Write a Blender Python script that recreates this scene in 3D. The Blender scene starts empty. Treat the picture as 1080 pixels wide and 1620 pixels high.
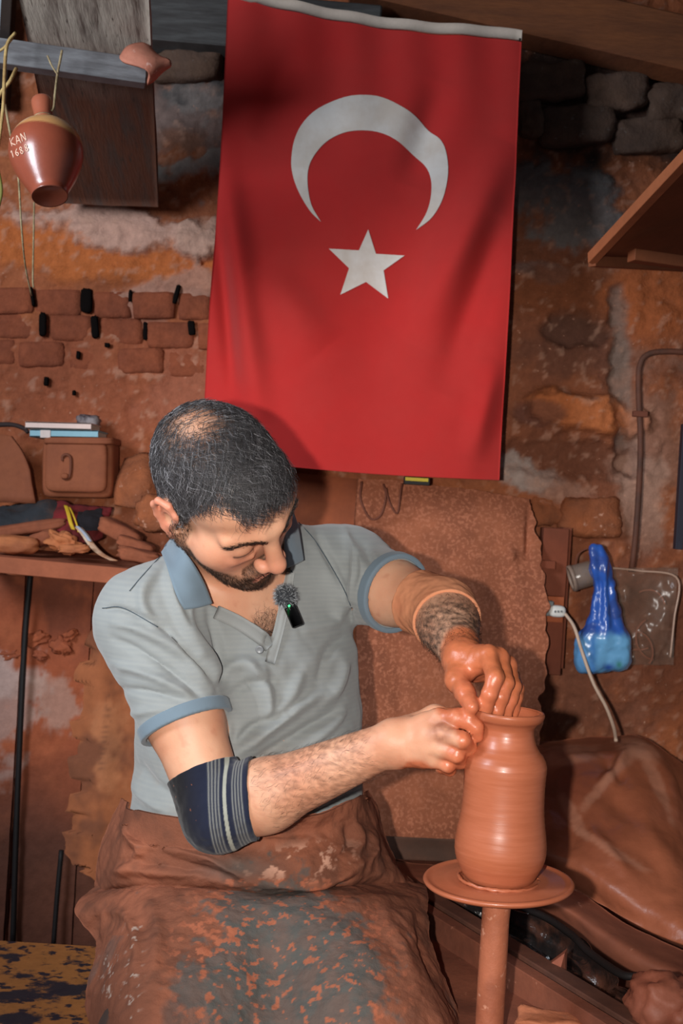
import bpy, bmesh, math, random
import numpy as np
from mathutils import Vector, Matrix
from mathutils.geometry import delaunay_2d_cdt

# ---------------------------------------------------------------- camera
FPX, HOR, CZ = 1900.0, 790.0, 1.25          # focal length in pixels of a 1080x1620 frame
_p = math.atan((810 - HOR) / FPX); _r = math.radians(3.5)
_u0 = np.array([0, math.sin(_p), math.cos(_p)])
FW = np.array([0, math.cos(_p), -math.sin(_p)])
RT = np.array([math.cos(_r), 0, 0]) + _u0 * math.sin(_r)
UP = _u0 * math.cos(_r) - np.array([math.sin(_r), 0, 0])
CAM = np.array([0, 0, CZ])
cam_d = bpy.data.cameras.new('camera'); cam = bpy.data.objects.new('camera', cam_d)
bpy.context.scene.collection.objects.link(cam); bpy.context.scene.camera = cam
cam_d.sensor_width = 36; cam_d.lens = 36 * FPX / 1620; cam_d.clip_start = .05
m = Matrix.Identity(4)
for i in range(3):
    m[i][0] = RT[i]; m[i][1] = UP[i]; m[i][2] = -FW[i]; m[i][3] = CAM[i]
cam.matrix_world = m
cam_d.dof.use_dof = True; cam_d.dof.focus_distance = 1.52; cam_d.dof.aperture_fstop = 9.0
# ---------------------------------------------------------------- world and light
sc = bpy.context.scene
sc.view_settings.view_transform = 'Standard'; sc.view_settings.look = 'None'
sc.view_settings.gamma = 1; sc.view_settings.use_curve_mapping = False
sc.view_settings.exposure = 0.0
w = bpy.data.worlds.new('world'); sc.world = w; w.use_nodes = True
w.node_tree.nodes['Background'].inputs[0].default_value = (.62, .68, .78, 1)
w.node_tree.nodes['Background'].inputs[1].default_value = .16
def lamp(name, kind, loc, target, energy, color, **kw):
    d = bpy.data.lights.new(name, kind); d.energy = energy; d.color = color
    for k, v in kw.items(): setattr(d, k, v)
    o = bpy.data.objects.new(name, d); sc.collection.objects.link(o)
    o.location = loc
    o.rotation_euler = (Vector(target) - Vector(loc)).to_track_quat('-Z', 'Y').to_euler()
    return o
def px(x, y, d):                                  # point at distance d (metres along the view axis)
    return CAM + (FW + RT * (x - 540) / FPX - UP * (y - 810) / FPX) * d
def py(x, y, Y):                                  # point on the vertical plane y = Y
    v = FW + RT * (x - 540) / FPX - UP * (y - 810) / FPX
    return CAM + v * (Y / v[1])
def pz(x, y, Z):                                  # point on the horizontal plane z = Z
    v = FW + RT * (x - 540) / FPX - UP * (y - 810) / FPX
    return CAM + v * ((Z - CZ) / v[2])
# flash on the camera, its beam aimed at the potter
FL = CAM - RT * .10 + UP * .008
lamp('camera_flash', 'SPOT', FL, px(650, 1045, 2), 114, (1, .95, .89), spot_size=math.radians(46.5),
     spot_blend=.60, shadow_soft_size=.012)
# daylight from an opening high on the left
lamp('daylight', 'AREA', (-1.25, .85, 1.85), (-.45, 2.0, 1.85), 27, (.82, .90, 1), shape='RECTANGLE', size=.45, size_y=.6)

# ---------------------------------------------------------------- helpers
COL = sc.collection
def tag(o, label=None, cat=None, group=None, kind=None):
    if label: o['label'] = label
    if cat: o['category'] = cat
    if group: o['group'] = group
    if kind: o['kind'] = kind
    return o
def thing(name, loc, label, cat, group=None):
    o = bpy.data.objects.new(name, None); COL.objects.link(o); o.location = Vector(loc)
    o.empty_display_size = .05
    return tag(o, label, cat, group)
def wloc(o):
    v = Vector(o.location)
    while o.parent: o = o.parent; v += o.location
    return np.array(v)
def obj(name, V, Fc, mat, parent=None, smooth=True, cols=None, origin=None, **tg):
    V = np.asarray(V, float); 
    me = bpy.data.meshes.new(name)
    base = wloc(parent) if parent else np.zeros(3)
    if origin is not None:
        off = np.asarray(origin, float)
    elif parent is None and len(V):
        off = np.array([(V[:, 0].min() + V[:, 0].max()) / 2, (V[:, 1].min() + V[:, 1].max()) / 2, V[:, 2].min()])
    else: off = base
    if isinstance(Fc, np.ndarray) and len(Fc):
        n, k = Fc.shape
        me.vertices.add(len(V)); me.vertices.foreach_set('co', (V - off).ravel())
        me.loops.add(n * k); me.loops.foreach_set('vertex_index', Fc.ravel().astype(np.int32))
        me.polygons.add(n); me.polygons.foreach_set('loop_start', np.arange(0, n * k, k, dtype=np.int32))
        me.update(calc_edges=True)
    else:
        me.from_pydata([tuple(v) for v in (V - off)], [], [tuple(int(i) for i in f) for f in Fc]); me.update()
    if smooth: me.polygons.foreach_set('use_smooth', [True] * len(me.polygons))
    if cols is not None:
        a = me.color_attributes.new('col', 'FLOAT_COLOR', 'POINT')
        c = np.ones((len(V), 4), np.float32); c[:, :3] = cols; a.data.foreach_set('color', c.ravel())
    if mat: me.materials.append(mat)
    o = bpy.data.objects.new(name, me); COL.objects.link(o)
    if parent: o.parent = parent
    o.location = Vector(off - base)
    tag(o, tg.get('label'), tg.get('cat'), tg.get('group'), tg.get('kind'))
    return o
def lin(r, g, b):
    f = lambda c: (c / 255 / 12.92) if c <= 10 else ((c / 255 + .055) / 1.055) ** 2.4
    return (f(r), f(g), f(b))
def L(c): return np.array(lin(*c))
# ---- numpy gradient noise
_rng = np.random.RandomState(7)
_perm = np.tile(_rng.permutation(256), 3)
_g = _rng.normal(size=(256, 3)); _g /= np.linalg.norm(_g, axis=1)[:, None]
def noise(p):
    p = np.asarray(p, float); i = np.floor(p).astype(int); f = p - i; i &= 255
    u = f * f * f * (f * (f * 6 - 15) + 10); out = 0
    for dx in (0, 1):
        wx = u[:, 0] if dx else 1 - u[:, 0]
        for dy in (0, 1):
            wy = u[:, 1] if dy else 1 - u[:, 1]
            for dz in (0, 1):
                wz = u[:, 2] if dz else 1 - u[:, 2]
                h = _perm[_perm[_perm[i[:, 0] + dx] + i[:, 1] + dy] + i[:, 2] + dz]
                out = out + wx * wy * wz * ((f - np.array([dx, dy, dz])) * _g[h]).sum(1)
    return out * 1.6
def fbm(p, o=4, g=.5):
    p = np.asarray(p, float); a, s, t = 1, 1, 0
    for k in range(o): t = t + a * noise(p * s + 17.3 * k); a *= g; s *= 2.03
    return t
def sst(a, b, x): t = np.clip((x - a) / (b - a), 0, 1); return t * t * (3 - 2 * t)
def mixc(a, b, t): return a * (1 - t[:, None]) + b * t[:, None]
# ---- materials
MATS = {}
def mat(name, base=None, c2=None, c3=None, s=8, thr=.5, wid=.15, s3=60, thr3=.62, rough=.85, spec=.3, bump=.4, bs=120,
        metal=0, attr=False, emit=None, trans=0, alpha=None, sss=0, stretch=(1, 1, 1), sheen=0, coat=0, bdist=.002, vary=.12):
    if name in MATS: return MATS[name]
    M = bpy.data.materials.new(name); M.use_nodes = True; nt = M.node_tree; N = nt.nodes; K = nt.links
    b = N['Principled BSDF']; MATS[name] = M
    tc = N.new('ShaderNodeTexCoord'); mp = N.new('ShaderNodeMapping'); K.new(tc.outputs['Object'], mp.inputs[0])
    mp.inputs['Scale'].default_value = stretch
    def nz(scale, det=6, rg=.6):
        n = N.new('ShaderNodeTexNoise'); n.inputs['Scale'].default_value = scale; n.inputs['Detail'].default_value = det
        n.inputs['Roughness'].default_value = rg; K.new(mp.outputs[0], n.inputs['Vector']); return n.outputs['Fac']
    def ramp(sock, t, wd):
        r = N.new('ShaderNodeMapRange'); r.interpolation_type = 'SMOOTHSTEP'; r.inputs[1].default_value = t - wd; r.inputs[2].default_value = t + wd
        K.new(sock, r.inputs[0]); return r.outputs[0]
    def mix(fac, a, c, bt='MIX'):
        x = N.new('ShaderNodeMix'); x.data_type = 'RGBA'; x.blend_type = bt
        if isinstance(fac, float): x.inputs[0].default_value = fac
        else: K.new(fac, x.inputs[0])
        for s_, v in ((x.inputs[6], a), (x.inputs[7], c)):
            if isinstance(v, tuple): s_.default_value = (*v, 1)
            else: K.new(v, s_)
        return x.outputs[2]
    if attr:
        at = N.new('ShaderNodeAttribute'); at.attribute_name = 'col'; c = at.outputs['Color']
    else: c = lin(*base)
    if c2: c = mix(ramp(nz(s), thr, wid), c, lin(*c2))
    if c3: c = mix(ramp(nz(s3, 3), thr3, .05), c, lin(*c3))
    if vary:
        r = N.new('ShaderNodeMapRange'); r.inputs[1].default_value = .25; r.inputs[2].default_value = .75
        r.inputs[3].default_value = 1 - vary; r.inputs[4].default_value = 1 + vary; K.new(nz(s * 5, 8, .7), r.inputs[0])
        v = N.new('ShaderNodeVectorMath'); v.operation = 'SCALE'
        if isinstance(c, tuple): v.inputs[0].default_value = c
        else: K.new(c, v.inputs[0])
        K.new(r.outputs[0], v.inputs['Scale']); c = v.outputs[0]
    if isinstance(c, tuple): b.inputs['Base Color'].default_value = (*c, 1)
    else: K.new(c, b.inputs['Base Color'])
    b.inputs['Roughness'].default_value = rough; b.inputs['Specular IOR Level'].default_value = spec
    b.inputs['Metallic'].default_value = metal; b.inputs['Transmission Weight'].default_value = trans
    b.inputs['Coat Weight'].default_value = coat; b.inputs['Coat Roughness'].default_value = .15
    b.inputs['Sheen Weight'].default_value = sheen
    if alpha is not None: b.inputs['Alpha'].default_value = alpha
    if sss:
        b.inputs['Subsurface Weight'].default_value = sss; b.inputs['Subsurface Radius'].default_value = (.9, .35, .2)
        b.inputs['Subsurface Scale'].default_value = .006
    if emit:
        b.inputs['Emission Color'].default_value = (*lin(*emit[0]), 1); b.inputs['Emission Strength'].default_value = emit[1]
    if bump:
        bm = N.new('ShaderNodeBump'); bm.inputs['Strength'].default_value = bump; bm.inputs['Distance'].default_value = bdist
        K.new(nz(bs, 5, .65), bm.inputs['Height']); K.new(bm.outputs[0], b.inputs['Normal'])
    return M
# ---- mesh makers (all return V, F)
def unit(v): v = np.asarray(v, float); return v / (np.linalg.norm(v) + 1e-12)
def box(c, s, R=None, bev=.15):
    """box with chamfered edges; c centre, s full sizes, R rows = axes"""
    h = np.asarray(s, float) / 2; b = min(h) * bev; V = []; idx = {}
    for sx in (-1, 1):
        for sy in (-1, 1):
            for sz in (-1, 1):
                for ax in range(3):
                    v = h - b; v = v.copy(); v[ax] = h[ax]
                    idx[(sx, sy, sz, ax)] = len(V); V.append(v * (sx, sy, sz))
    Fc = []
    for ax in range(3):
        o = [a for a in range(3) if a != ax]
        for s_ in (-1, 1):
            q = []
            for a, c_ in ((-1, -1), (1, -1), (1, 1), (-1, 1)):
                k = [0, 0, 0]; k[ax] = s_; k[o[0]] = a; k[o[1]] = c_; q.append(idx[(*k, ax)])
            Fc.append(q)
    for ax in range(3):
        o = [a for a in range(3) if a != ax]
        for a in (-1, 1):
            for c_ in (-1, 1):
                q = []
                for s_, e in ((-1, o[0]), (1, o[0]), (1, o[1]), (-1, o[1])):
                    k = [0, 0, 0]; k[ax] = s_; k[o[0]] = a; k[o[1]] = c_; q.append(idx[(*k, e)])
                Fc.append(q)
    for sx in (-1, 1):
        for sy in (-1, 1):
            for sz in (-1, 1): Fc.append([idx[(sx, sy, sz, a)] for a in range(3)])
    V = np.array(V)
    if R is not None: V = V @ np.asarray(R)
    V = V + np.asarray(c); return V, Fc
def join(*parts):
    V = []; Fc = []; n = 0
    for v, f in parts:
        V.append(np.asarray(v, float)); Fc += [tuple(int(i) + n for i in q) for q in f]; n += len(v)
    return np.vstack(V), Fc
def frame(z, hint=(0, 0, 1)):
    z = unit(z); x = np.cross(hint, z)
    if np.linalg.norm(x) < 1e-4: x = np.cross((1, 0, 0), z)
    x = unit(x); return x, np.cross(z, x), z
def cr(P, n):                                    # Catmull-Rom through points
    P = np.asarray(P, float)
    if len(P) < 3: return np.array([P[0] + (P[-1] - P[0]) * t for t in np.linspace(0, 1, n)])
    Q = np.vstack([2 * P[0] - P[1], P, 2 * P[-1] - P[-2]]); out = []
    for t in np.linspace(0, len(P) - 1 - 1e-9, n):
        i = int(t); f = t - i; a, b, c, d = Q[i:i + 4]
        out.append(.5 * ((2 * b) + (c - a) * f + (2 * a - 5 * b + 4 * c - d) * f * f + (3 * b - a - 3 * c + d) * f ** 3))
    return np.array(out)
def tube(P, r, n=8, seg=None, flat=1):
    P = np.asarray(P, float)
    if seg: P = cr(P, seg)
    r = np.interp(np.linspace(0, 1, len(P)), np.linspace(0, 1, np.size(r)), np.atleast_1d(r))
    V = []; x = None
    for i, p in enumerate(P):
        t = unit(P[min(i + 1, len(P) - 1)] - P[max(i - 1, 0)])
        if x is None: x = frame(t)[0]
        x = unit(x - t * (x @ t)); y = np.cross(t, x)
        for k in range(n):
            a = 2 * math.pi * k / n; V.append(p + r[i] * (math.cos(a) * x + flat * math.sin(a) * y))
    Fc = []
    for i in range(len(P) - 1):
        for k in range(n):
            a, b = i * n + k, i * n + (k + 1) % n; Fc.append((a, b, b + n, a + n))
    Fc.append(tuple(range(n))[::-1]); Fc.append(tuple(range((len(P) - 1) * n, len(P) * n)))
    return np.array(V), Fc
def lathe(prof, c, n=96, z=(0, 0, 1), close=False):
    X, Y, Z = frame(z, (0, 1, 0)); V = []
    for r, h in prof:
        for k in range(n):
            a = 2 * math.pi * k / n; V.append(np.asarray(c) + r * (math.cos(a) * X + math.sin(a) * Y) + h * Z)
    Fc = []; m_ = len(prof)
    for i in range(m_ - 1 + (1 if close else 0)):
        j = (i + 1) % m_
        for k in range(n): Fc.append((i * n + k, i * n + (k + 1) % n, j * n + (k + 1) % n, j * n + k))
    if not close: Fc.append(tuple(range(n))[::-1]); Fc.append(tuple(range((m_ - 1) * n, m_ * n)))
    return np.array(V), Fc
def grid(rows, nu, nv):                          # smooth sheet through rows of control points
    R_ = [cr(r, nu) for r in rows]; R_ = np.array(R_)
    out = np.array([cr(R_[:, i], nv) for i in range(nu)])      # nu x nv x 3
    V = out.transpose(1, 0, 2).reshape(-1, 3)
    i, j = np.meshgrid(np.arange(nv - 1), np.arange(nu - 1), indexing='ij'); a = (i * nu + j).ravel()
    return V, np.stack([a, a + 1, a + nu + 1, a + nu], 1)
def sheet_thick(V, F, nu, nv, t, n=None):        # give a grid sheet real thickness
    N_ = vnorm(V, F) if n is None else n
    V2 = V - N_ * t; k = len(V)
    F2 = F[:, ::-1] + k; rim = []
    loop = list(range(nu)) + [nu * (i + 1) - 1 for i in range(1, nv)] + [nu * (nv - 1) + j for j in range(nu - 2, -1, -1)] + [nu * i for i in range(nv - 2, 0, -1)]
    for a, b in zip(loop, loop[1:] + loop[:1]): rim.append((b, a, a + k, b + k))
    return np.vstack([V, V2]), np.vstack([F, F2, np.array(rim)])
def vnorm(V, F):
    F = np.asarray(F); a = V[F[:, 2]] - V[F[:, 0]]; b = V[F[:, -1]] - V[F[:, 1]]
    fn = np.cross(a, b); N_ = np.zeros_like(V)
    for k in range(F.shape[1]):
        for c in range(3): N_[:, c] += np.bincount(F[:, k], fn[:, c], minlength=len(V))
    return N_ / (np.linalg.norm(N_, axis=1)[:, None] + 1e-12)
def rough_up(V, amp, sc_, seed=0):
    n = np.stack([fbm(V * sc_ + seed + 31 * k, 3) for k in range(3)], 1); return V + n * amp
def rock(c, s, R=None, n=7, amp=.12, p=5, seed=0):
    """rounded irregular block: subdivided superellipsoid"""
    i, j = np.meshgrid(np.linspace(-1, 1, n), np.linspace(-1, 1, n), indexing='ij'); V = []; Fc = []; base = 0
    for ax in range(3):
        for sg in (-1, 1):
            q = np.zeros((n * n, 3)); q[:, ax] = sg; q[:, (ax + 1) % 3] = i.ravel(); q[:, (ax + 2) % 3] = j.ravel() * sg
            V.append(q)
            for a in range(n - 1):
                for b in range(n - 1):
                    k = base + a * n + b; Fc.append((k, k + n, k + n + 1, k + 1))
            base += n * n
    V = np.vstack(V); V = V / ((np.abs(V) ** p).sum(1) ** (1 / p))[:, None]
    V = V * (1 + amp * fbm(V * 1.7 + seed * 3.1, 3))[:, None]
    key = np.round(V * 1e4).astype(np.int64); _, inv, = np.unique(key, axis=0, return_inverse=True)[:2]; inv = inv.ravel()
    W = np.zeros((inv.max() + 1, 3)); W[inv] = V; Fc = [tuple(int(inv[k]) for k in f) for f in Fc]
    W = W * np.asarray(s) / 2
    if R is not None: W = W @ np.asarray(R)
    return W + np.asarray(c), Fc
def cuboid_between(a, b, wdt, thk, up=(0, 0, 1), bev=.12):
    a = np.asarray(a, float); b = np.asarray(b, float); z = unit(b - a); x, y, z = frame(z, up)
    return box((a + b) / 2, (wdt, thk, np.linalg.norm(b - a)), np.array([x, y, z]), bev)
# ---------------------------------------------------------------- implicit surfaces
class SDF:
    def __init__(s): s.L = []; s.M = np.eye(3); s.T = np.zeros(3)
    def _t(s, p): return s.M @ np.asarray(p, float) + s.T
    def cone(s, a, b, r1, r2, k=.01, op='u'):
        a, b = s._t(a), s._t(b)
        def f(p):
            ba = b - a; pa = p - a; h = np.clip(pa @ ba / (ba @ ba + 1e-12), 0, 1)
            return np.sqrt(((pa - h[:, None] * ba) ** 2).sum(1)) - (r1 + (r2 - r1) * h)
        s.L.append((f, k, op, (a + b) / 2, np.linalg.norm(b - a) / 2 + max(r1, r2))); return s
    def chain(s, P, r, k=.01, op='u'):
        for i in range(len(P) - 1): s.cone(P[i], P[i + 1], r[i], r[i + 1], k, op)
    def ball(s, c, r, k=.01, op='u'): return s.cone(c, np.asarray(c) + 1e-5, r, r, k, op)
    def ell(s, c, r, R=None, k=.01, op='u'):
        c = s._t(c); R = s.M @ (np.eye(3) if R is None else R); r = np.asarray(r, float)
        def f(p):
            q = (p - c) @ R; k0 = np.sqrt(((q / r) ** 2).sum(1)); k1 = np.sqrt(((q / r ** 2) ** 2).sum(1)) + 1e-9
            return k0 * (k0 - 1) / k1
        s.L.append((f, k, op, c, max(r))); return s
    def plane(s, c, n, k=.003, op='i'):               # keeps the side n points away from
        c = s._t(c); n = s.M @ unit(n)
        s.L.append((lambda p: (p - c) @ n, k, op, c, 1e3)); return s
    def loft(s, O, X, Y, Z, keys, k=.02, op='u', grow=0):
        ks = np.array(keys, float); O = s._t(O)       # rows: t, cx, cy, a, b, exponent
        def f(p):
            q = p - O; t = q @ Z; tc = np.clip(t, ks[0, 0], ks[-1, 0])
            cx, cy, a, b, e = [np.interp(tc, ks[:, 0], ks[:, i]) for i in range(1, 6)]
            u = (q @ X - cx) / (a + grow); v = (q @ Y - cy) / (b + grow)
            rr = (np.abs(u) ** e + np.abs(v) ** e + 1e-9) ** (1 / e)
            d = (rr - 1) * (np.minimum(a, b) + grow) * 1.05
            e2 = np.maximum(ks[0, 0] - grow - t, t - ks[-1, 0] - grow)
            return np.maximum(d, e2)
        s.L.append((f, k, op, O + Z * (ks[0, 0] + ks[-1, 0]) / 2, (ks[-1, 0] - ks[0, 0]) / 2 + .32)); return s
    def func(s, f, c, r, k=.002, op='u'): s.L.append((f, k, op, np.asarray(c), r)); return s
    def ev(s, p, sub=None):
        d = np.full(len(p), 1.0)
        for f, k, op, c, r in (s.L if sub is None else sub):
            e = f(p)
            if op == 'u': h = np.maximum(k - np.abs(d - e), 0) / k; d = np.minimum(d, e) - h * h * k * .25
            elif op == 's': h = np.maximum(k - np.abs(-d - e), 0) / k; d = np.maximum(d, -e) + h * h * k * .25
            else: h = np.maximum(k - np.abs(d - e), 0) / k; d = np.maximum(d, e) + h * h * k * .25
        return d
    def mesh(s, lo, hi, h):
        B = 16; lo = np.asarray(lo, float); nb = np.ceil((np.asarray(hi) - lo) / h / B).astype(int)
        D = np.full(nb * B, 1.0, np.float32)
        I = np.stack(np.meshgrid(*[np.arange(n) for n in nb], indexing='ij'), -1).reshape(-1, 3)
        Cn = lo + (I + .5) * B * h; dc = s.ev(Cn); rad = B * h * .87
        g = np.stack(np.meshgrid(*[np.arange(B)] * 3, indexing='ij'), -1).reshape(-1, 3) * h
        for i, c, d in zip(I, Cn, dc):
            sl = tuple(slice(a * B, a * B + B) for a in i)
            if abs(d) > rad * 1.5 + .012: D[sl] = d; continue
            sub = [q for q in s.L if np.linalg.norm(q[3] - c) < q[4] + rad + .03]
            D[sl] = (s.ev(lo + i * B * h + g, sub) if sub else np.ones(B ** 3)).reshape(B, B, B)
        return nets(D, lo, h)
def nets(D, lo, h):
    S = D < 0; n = np.array(D.shape); st = np.array([n[1] * n[2], n[2], 1]); Dr = D.ravel()
    cells = []; pos = []; quads = []
    for ax in range(3):
        a = [slice(1, -1)] * 3; b = [slice(1, -1)] * 3; a[ax] = slice(0, -1); b[ax] = slice(1, None)
        cr_ = np.nonzero(S[tuple(a)] != S[tuple(b)]); q = np.stack(cr_, 1)
        for o in range(3):
            if o != ax: q[:, o] += 1
        l0 = q @ st; l1 = l0 + st[ax]; d0, d1 = Dr[l0], Dr[l1]; t = d0 / (d0 - d1)
        p = q.astype(float); p[:, ax] += t
        u, v = (ax + 1) % 3, (ax + 2) % 3
        c4 = [l0 - st[u] - st[v], l0 - st[v], l0, l0 - st[u]]
        for c in c4: cells.append(c); pos.append(p)
        Q = np.stack(c4, 1); fl = d0 > 0; Q[fl] = Q[fl][:, ::-1]; quads.append(Q)
    cells = np.concatenate(cells); pos = np.concatenate(pos); quads = np.concatenate(quads)
    uq, inv = np.unique(cells, return_inverse=True); inv = inv.ravel(); cnt = np.bincount(inv)
    V = np.stack([np.bincount(inv, pos[:, k]) / cnt for k in range(3)], 1) * h + lo
    return V, np.searchsorted(uq, quads)
# ================================================================ the potter
HR = np.array([[0.69187247, -0.71239749, 0.11748322], [0.47415329, 0.32558931, -0.81802828], [0.54451001, 0.6216763, 0.56305189]])
HT = np.array([-0.1560, 1.5518, -0.0035 + CZ])       # head: columns his left / back / up, and the point between the ears
def H(*p): return HR @ np.array(p, float) + HT
def hl(P_): return (P_ - HT) @ HR
SR, ER, WR = px(238, 985, 1.67), px(345, 1290, 1.575), px(622, 1174, 1.50)
SL, EL, WL = px(546, 908, 1.85), px(700, 967, 1.665), px(733, 1043, 1.535)
NB = (SR + SL) / 2 + np.array([-.01, .02, .062]); O_ = px(388, 1345, 1.80)
TZ = unit(NB - O_); TX = unit((SL - SR) - TZ * ((SL - SR) @ TZ)); TY = np.cross(TZ, TX)
TK = [(-.12, 0, 0, .172, .125, 2.2), (0, 0, 0, .168, .125, 2.2), (.10, 0, -.012, .160, .128, 2.2), (.20, 0, -.01, .160, .120, 2.2),
      (.30, 0, 0, .162, .108, 2.2), (.36, 0, .01, .145, .085, 2.1), (.41, 0, .02, .10, .06, 2)]
def build_body():
    s = SDF()
    s.loft(O_, TX, TY, TZ, TK, .03)
    s.cone(SR, SL, .050, .048, .04)
    s.ball(SR + (0, 0, -.005), .058, .03); s.ball(SL + (0, 0, -.005), .052, .03)
    s.cone(NB + (0, -.0, -.03), H(0, .035, -.03), .066, .058, .03)
    # arms
    def arm(S_, E_, W_, r):
        s.cone(S_, S_ + (E_ - S_) * .5, r[0], r[1], .03); s.cone(S_ + (E_ - S_) * .5, E_, r[1], r[2], .02)
        m1 = E_ + (W_ - E_) * .28; s.cone(E_, m1, r[2] * .97, r[3], .02); s.cone(m1, W_, r[3], r[4], .02)
    arm(SR, ER, WR, (.056, .050, .041, .0445, .0265)); arm(SL, EL, WL, (.050, .046, .0405, .038, .0255))
    # his right hand, index pressed against the neck of the vase, the others curled
    q = lambda *a: px(*a)
    def hand(W_, mcp, rW, rp, k=.012):
        for i, a in enumerate(mcp):
            w_ = W_ + (a - W_) * .12 + (mcp[i] - mcp[1]) * .38
            s.cone(W_, w_, rW, rp + .003, k); s.cone(w_, a, rp + .003, rp - .0005, k)
        for a, b in zip(mcp, mcp[1:]): s.cone(a * .75 + W_ * .25, b * .75 + W_ * .25, rp, rp, k)
    mR = [q(692, 1137, 1.478), q(700, 1161, 1.462), q(696, 1184, 1.464), q(686, 1201, 1.474)]
    hand(WR, mR, .022, .0120)
    s.chain([mR[0], q(722, 1136, 1.462), q(741, 1141, 1.456), q(753, 1151, 1.454), q(756, 1166, 1.456)], [.0118, .0112, .0102, .0092, .0066], .005)
    s.chain([mR[1], q(731, 1171, 1.442), q(742, 1184, 1.460), q(728, 1192, 1.482)], [.0118, .0102, .0092, .0080], .004)
    s.chain([mR[2], q(722, 1194, 1.450), q(729, 1205, 1.470), q(712, 1208, 1.488)], [.0112, .0096, .0086, .0076], .004)
    s.chain([mR[3], q(708, 1211, 1.464), q(711, 1218, 1.482), q(696, 1216, 1.497)], [.0100, .0086, .0076, .0066], .004)
    s.chain([q(650, 1150, 1.512), q(688, 1134, 1.522), q(722, 1138, 1.508), q(746, 1148, 1.486)], [.016, .0140, .0118, .0086], .010)
    # knuckle bumps and back-of-hand tendons
    for a in mR: s.ball(a + (px(0, 0, 1) - CAM) * 0 + np.array([.001, -.004, .002]), .0105, .006)
    for a in mR[:3]: s.cone(WR + (a - WR) * .35 + np.array([0, -.0145, 0]), a + np.array([-.004, -.0085, 0]), .0022, .0030, .006)
    # his left hand, fingers down inside the mouth of the vase
    mL = [q(772, 1037, 1.497), q(790, 1042, 1.505), q(803, 1054, 1.522), q(808, 1070, 1.542)]
    hand(WL, mL, .021, .0120)
    s.chain([mL[0], q(783, 1072, 1.462), q(774, 1098, 1.456), q(767, 1122, 1.462), q(768, 1134, 1.466)], [.0120, .0110, .0098, .0088, .007], .004)
    s.chain([mL[1], q(800, 1080, 1.476), q(793, 1102, 1.470), q(786, 1124, 1.472), q(786, 1136, 1.474)], [.0112, .0104, .0094, .0084, .007], .0035)
    s.chain([mL[2], q(812, 1086, 1.494), q(808, 1104, 1.486), q(801, 1122, 1.484), q(801, 1134, 1.484)], [.0106, .0098, .0088, .0080, .007], .0035)
    s.chain([mL[3], q(818, 1090, 1.512), q(817, 1104, 1.502), q(812, 1120, 1.497), q(812, 1130, 1.497)], [.0098, .0088, .0080, .0072, .006], .0035)
    s.chain([q(728, 1056, 1.530), q(722, 1076, 1.500), q(736, 1097, 1.474), q(747, 1119, 1.448)], [.0170, .0138, .0118, .0082], .008)
    s.cone(q(724, 1066, 1.512), q(762, 1048, 1.502), .013, .012, .012)
    for a in mL[:3]: s.ball(a + np.array([0, -.003, .003]), .0102, .006)
    # head, in its own axes
    s.M, s.T = HR, HT
    E = lambda c, r, k=.015, op='u', R=None: s.ell(c, r, R, k, op)
    E((0, .017, .040), (.0725, .089, .080), .02); E((0, -.038, .050), (.061, .052, .054), .02)
    E((0, -.030, -.020), (.056, .056, .078), .02)
    for a in (-1, 1):
        s.cone((a * .054, -.002, -.040), (a * .012, -.068, -.094), .020, .017, .02)
        s.ball((a * .042, -.057, -.018), .0235, .028)
        s.cone((a * .050, -.070, .024), (a * .013, -.089, .028), .0085, .0120, .016)
        s.cone((a * .044, -.042, -.030), (a * .026, -.068, -.070), .0235, .0205, .022)
        s.ball((a * .034, -.106, .002), .019, .018, 's')
        s.ell((a * .032, -.0765, .003), (.0165, .0125, .0140), None, .009)
        s.cone((a * .045, -.0820, -.0045), (a * .021, -.0875, -.0045), .0016, .0016, .003)      # lash line of the lowered lids
        s.cone((a * .045, -.080, -.014), (a * .022, -.086, -.017), .0030, .0030, .012)
    s.ball((0, -.074, -.096), .021, .018)
    s.cone((0, -.090, .022), (0, -.110, -.022), .0098, .0118, .012); s.ball((0, -.1135, -.0265), .0122, .006)
    for a in (-1, 1):
        s.ell((a * .0150, -.1005, -.0320), (.0080, .0115, .0090), None, .006)
        s.ell((a * .0070, -.1050, -.0425), (.0036, .0055, .0040), None, .003, 's')
    s.cone((-.020, -.088, -.060), (.020, -.088, -.060), .0075, .0075, .008)
    s.cone((-.016, -.094, -.063), (.016, -.094, -.063), .0052, .0052, .005); s.cone((-.015, -.093, -.0745), (.015, -.093, -.0745), .0062, .0062, .005)
    s.cone((-.024, -.097, -.0685), (.024, -.097, -.0685), .0016, .0016, .003, 's')
    for a in (-1, 1):                                                   # ears
        e = lambda y, z, o: (a * (.0715 + o * .72), y + .002, z)
        s.ell(e(.014, .002, .004), (.0055, .017, .030), None, .006)
        pts = [e(-.006, .004, .001), e(-.004, .022, .008), e(.008, .033, .012), e(.024, .030, .016), e(.032, .014, .017), e(.028, -.006, .013), e(.016, -.024, .008), e(.004, -.032, .003), e(-.002, -.022, .000)]
        s.chain(pts, [.0035, .0042, .0044, .0044, .0042, .0040, .0048, .0058, .0045], .004)
        s.ell(e(.010, -.002, .0095), (.0060, .0085, .0125), None, .004, 's')
    s.M, s.T = np.eye(3), np.zeros(3)
    # only what is above the hips
    s.plane(O_ - TZ * .06, -TZ)
    return s
BODY = build_body()
V, Fq = BODY.mesh((-.42, 1.35, .62), (.36, 2.06, 1.45), .0024)
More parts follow.
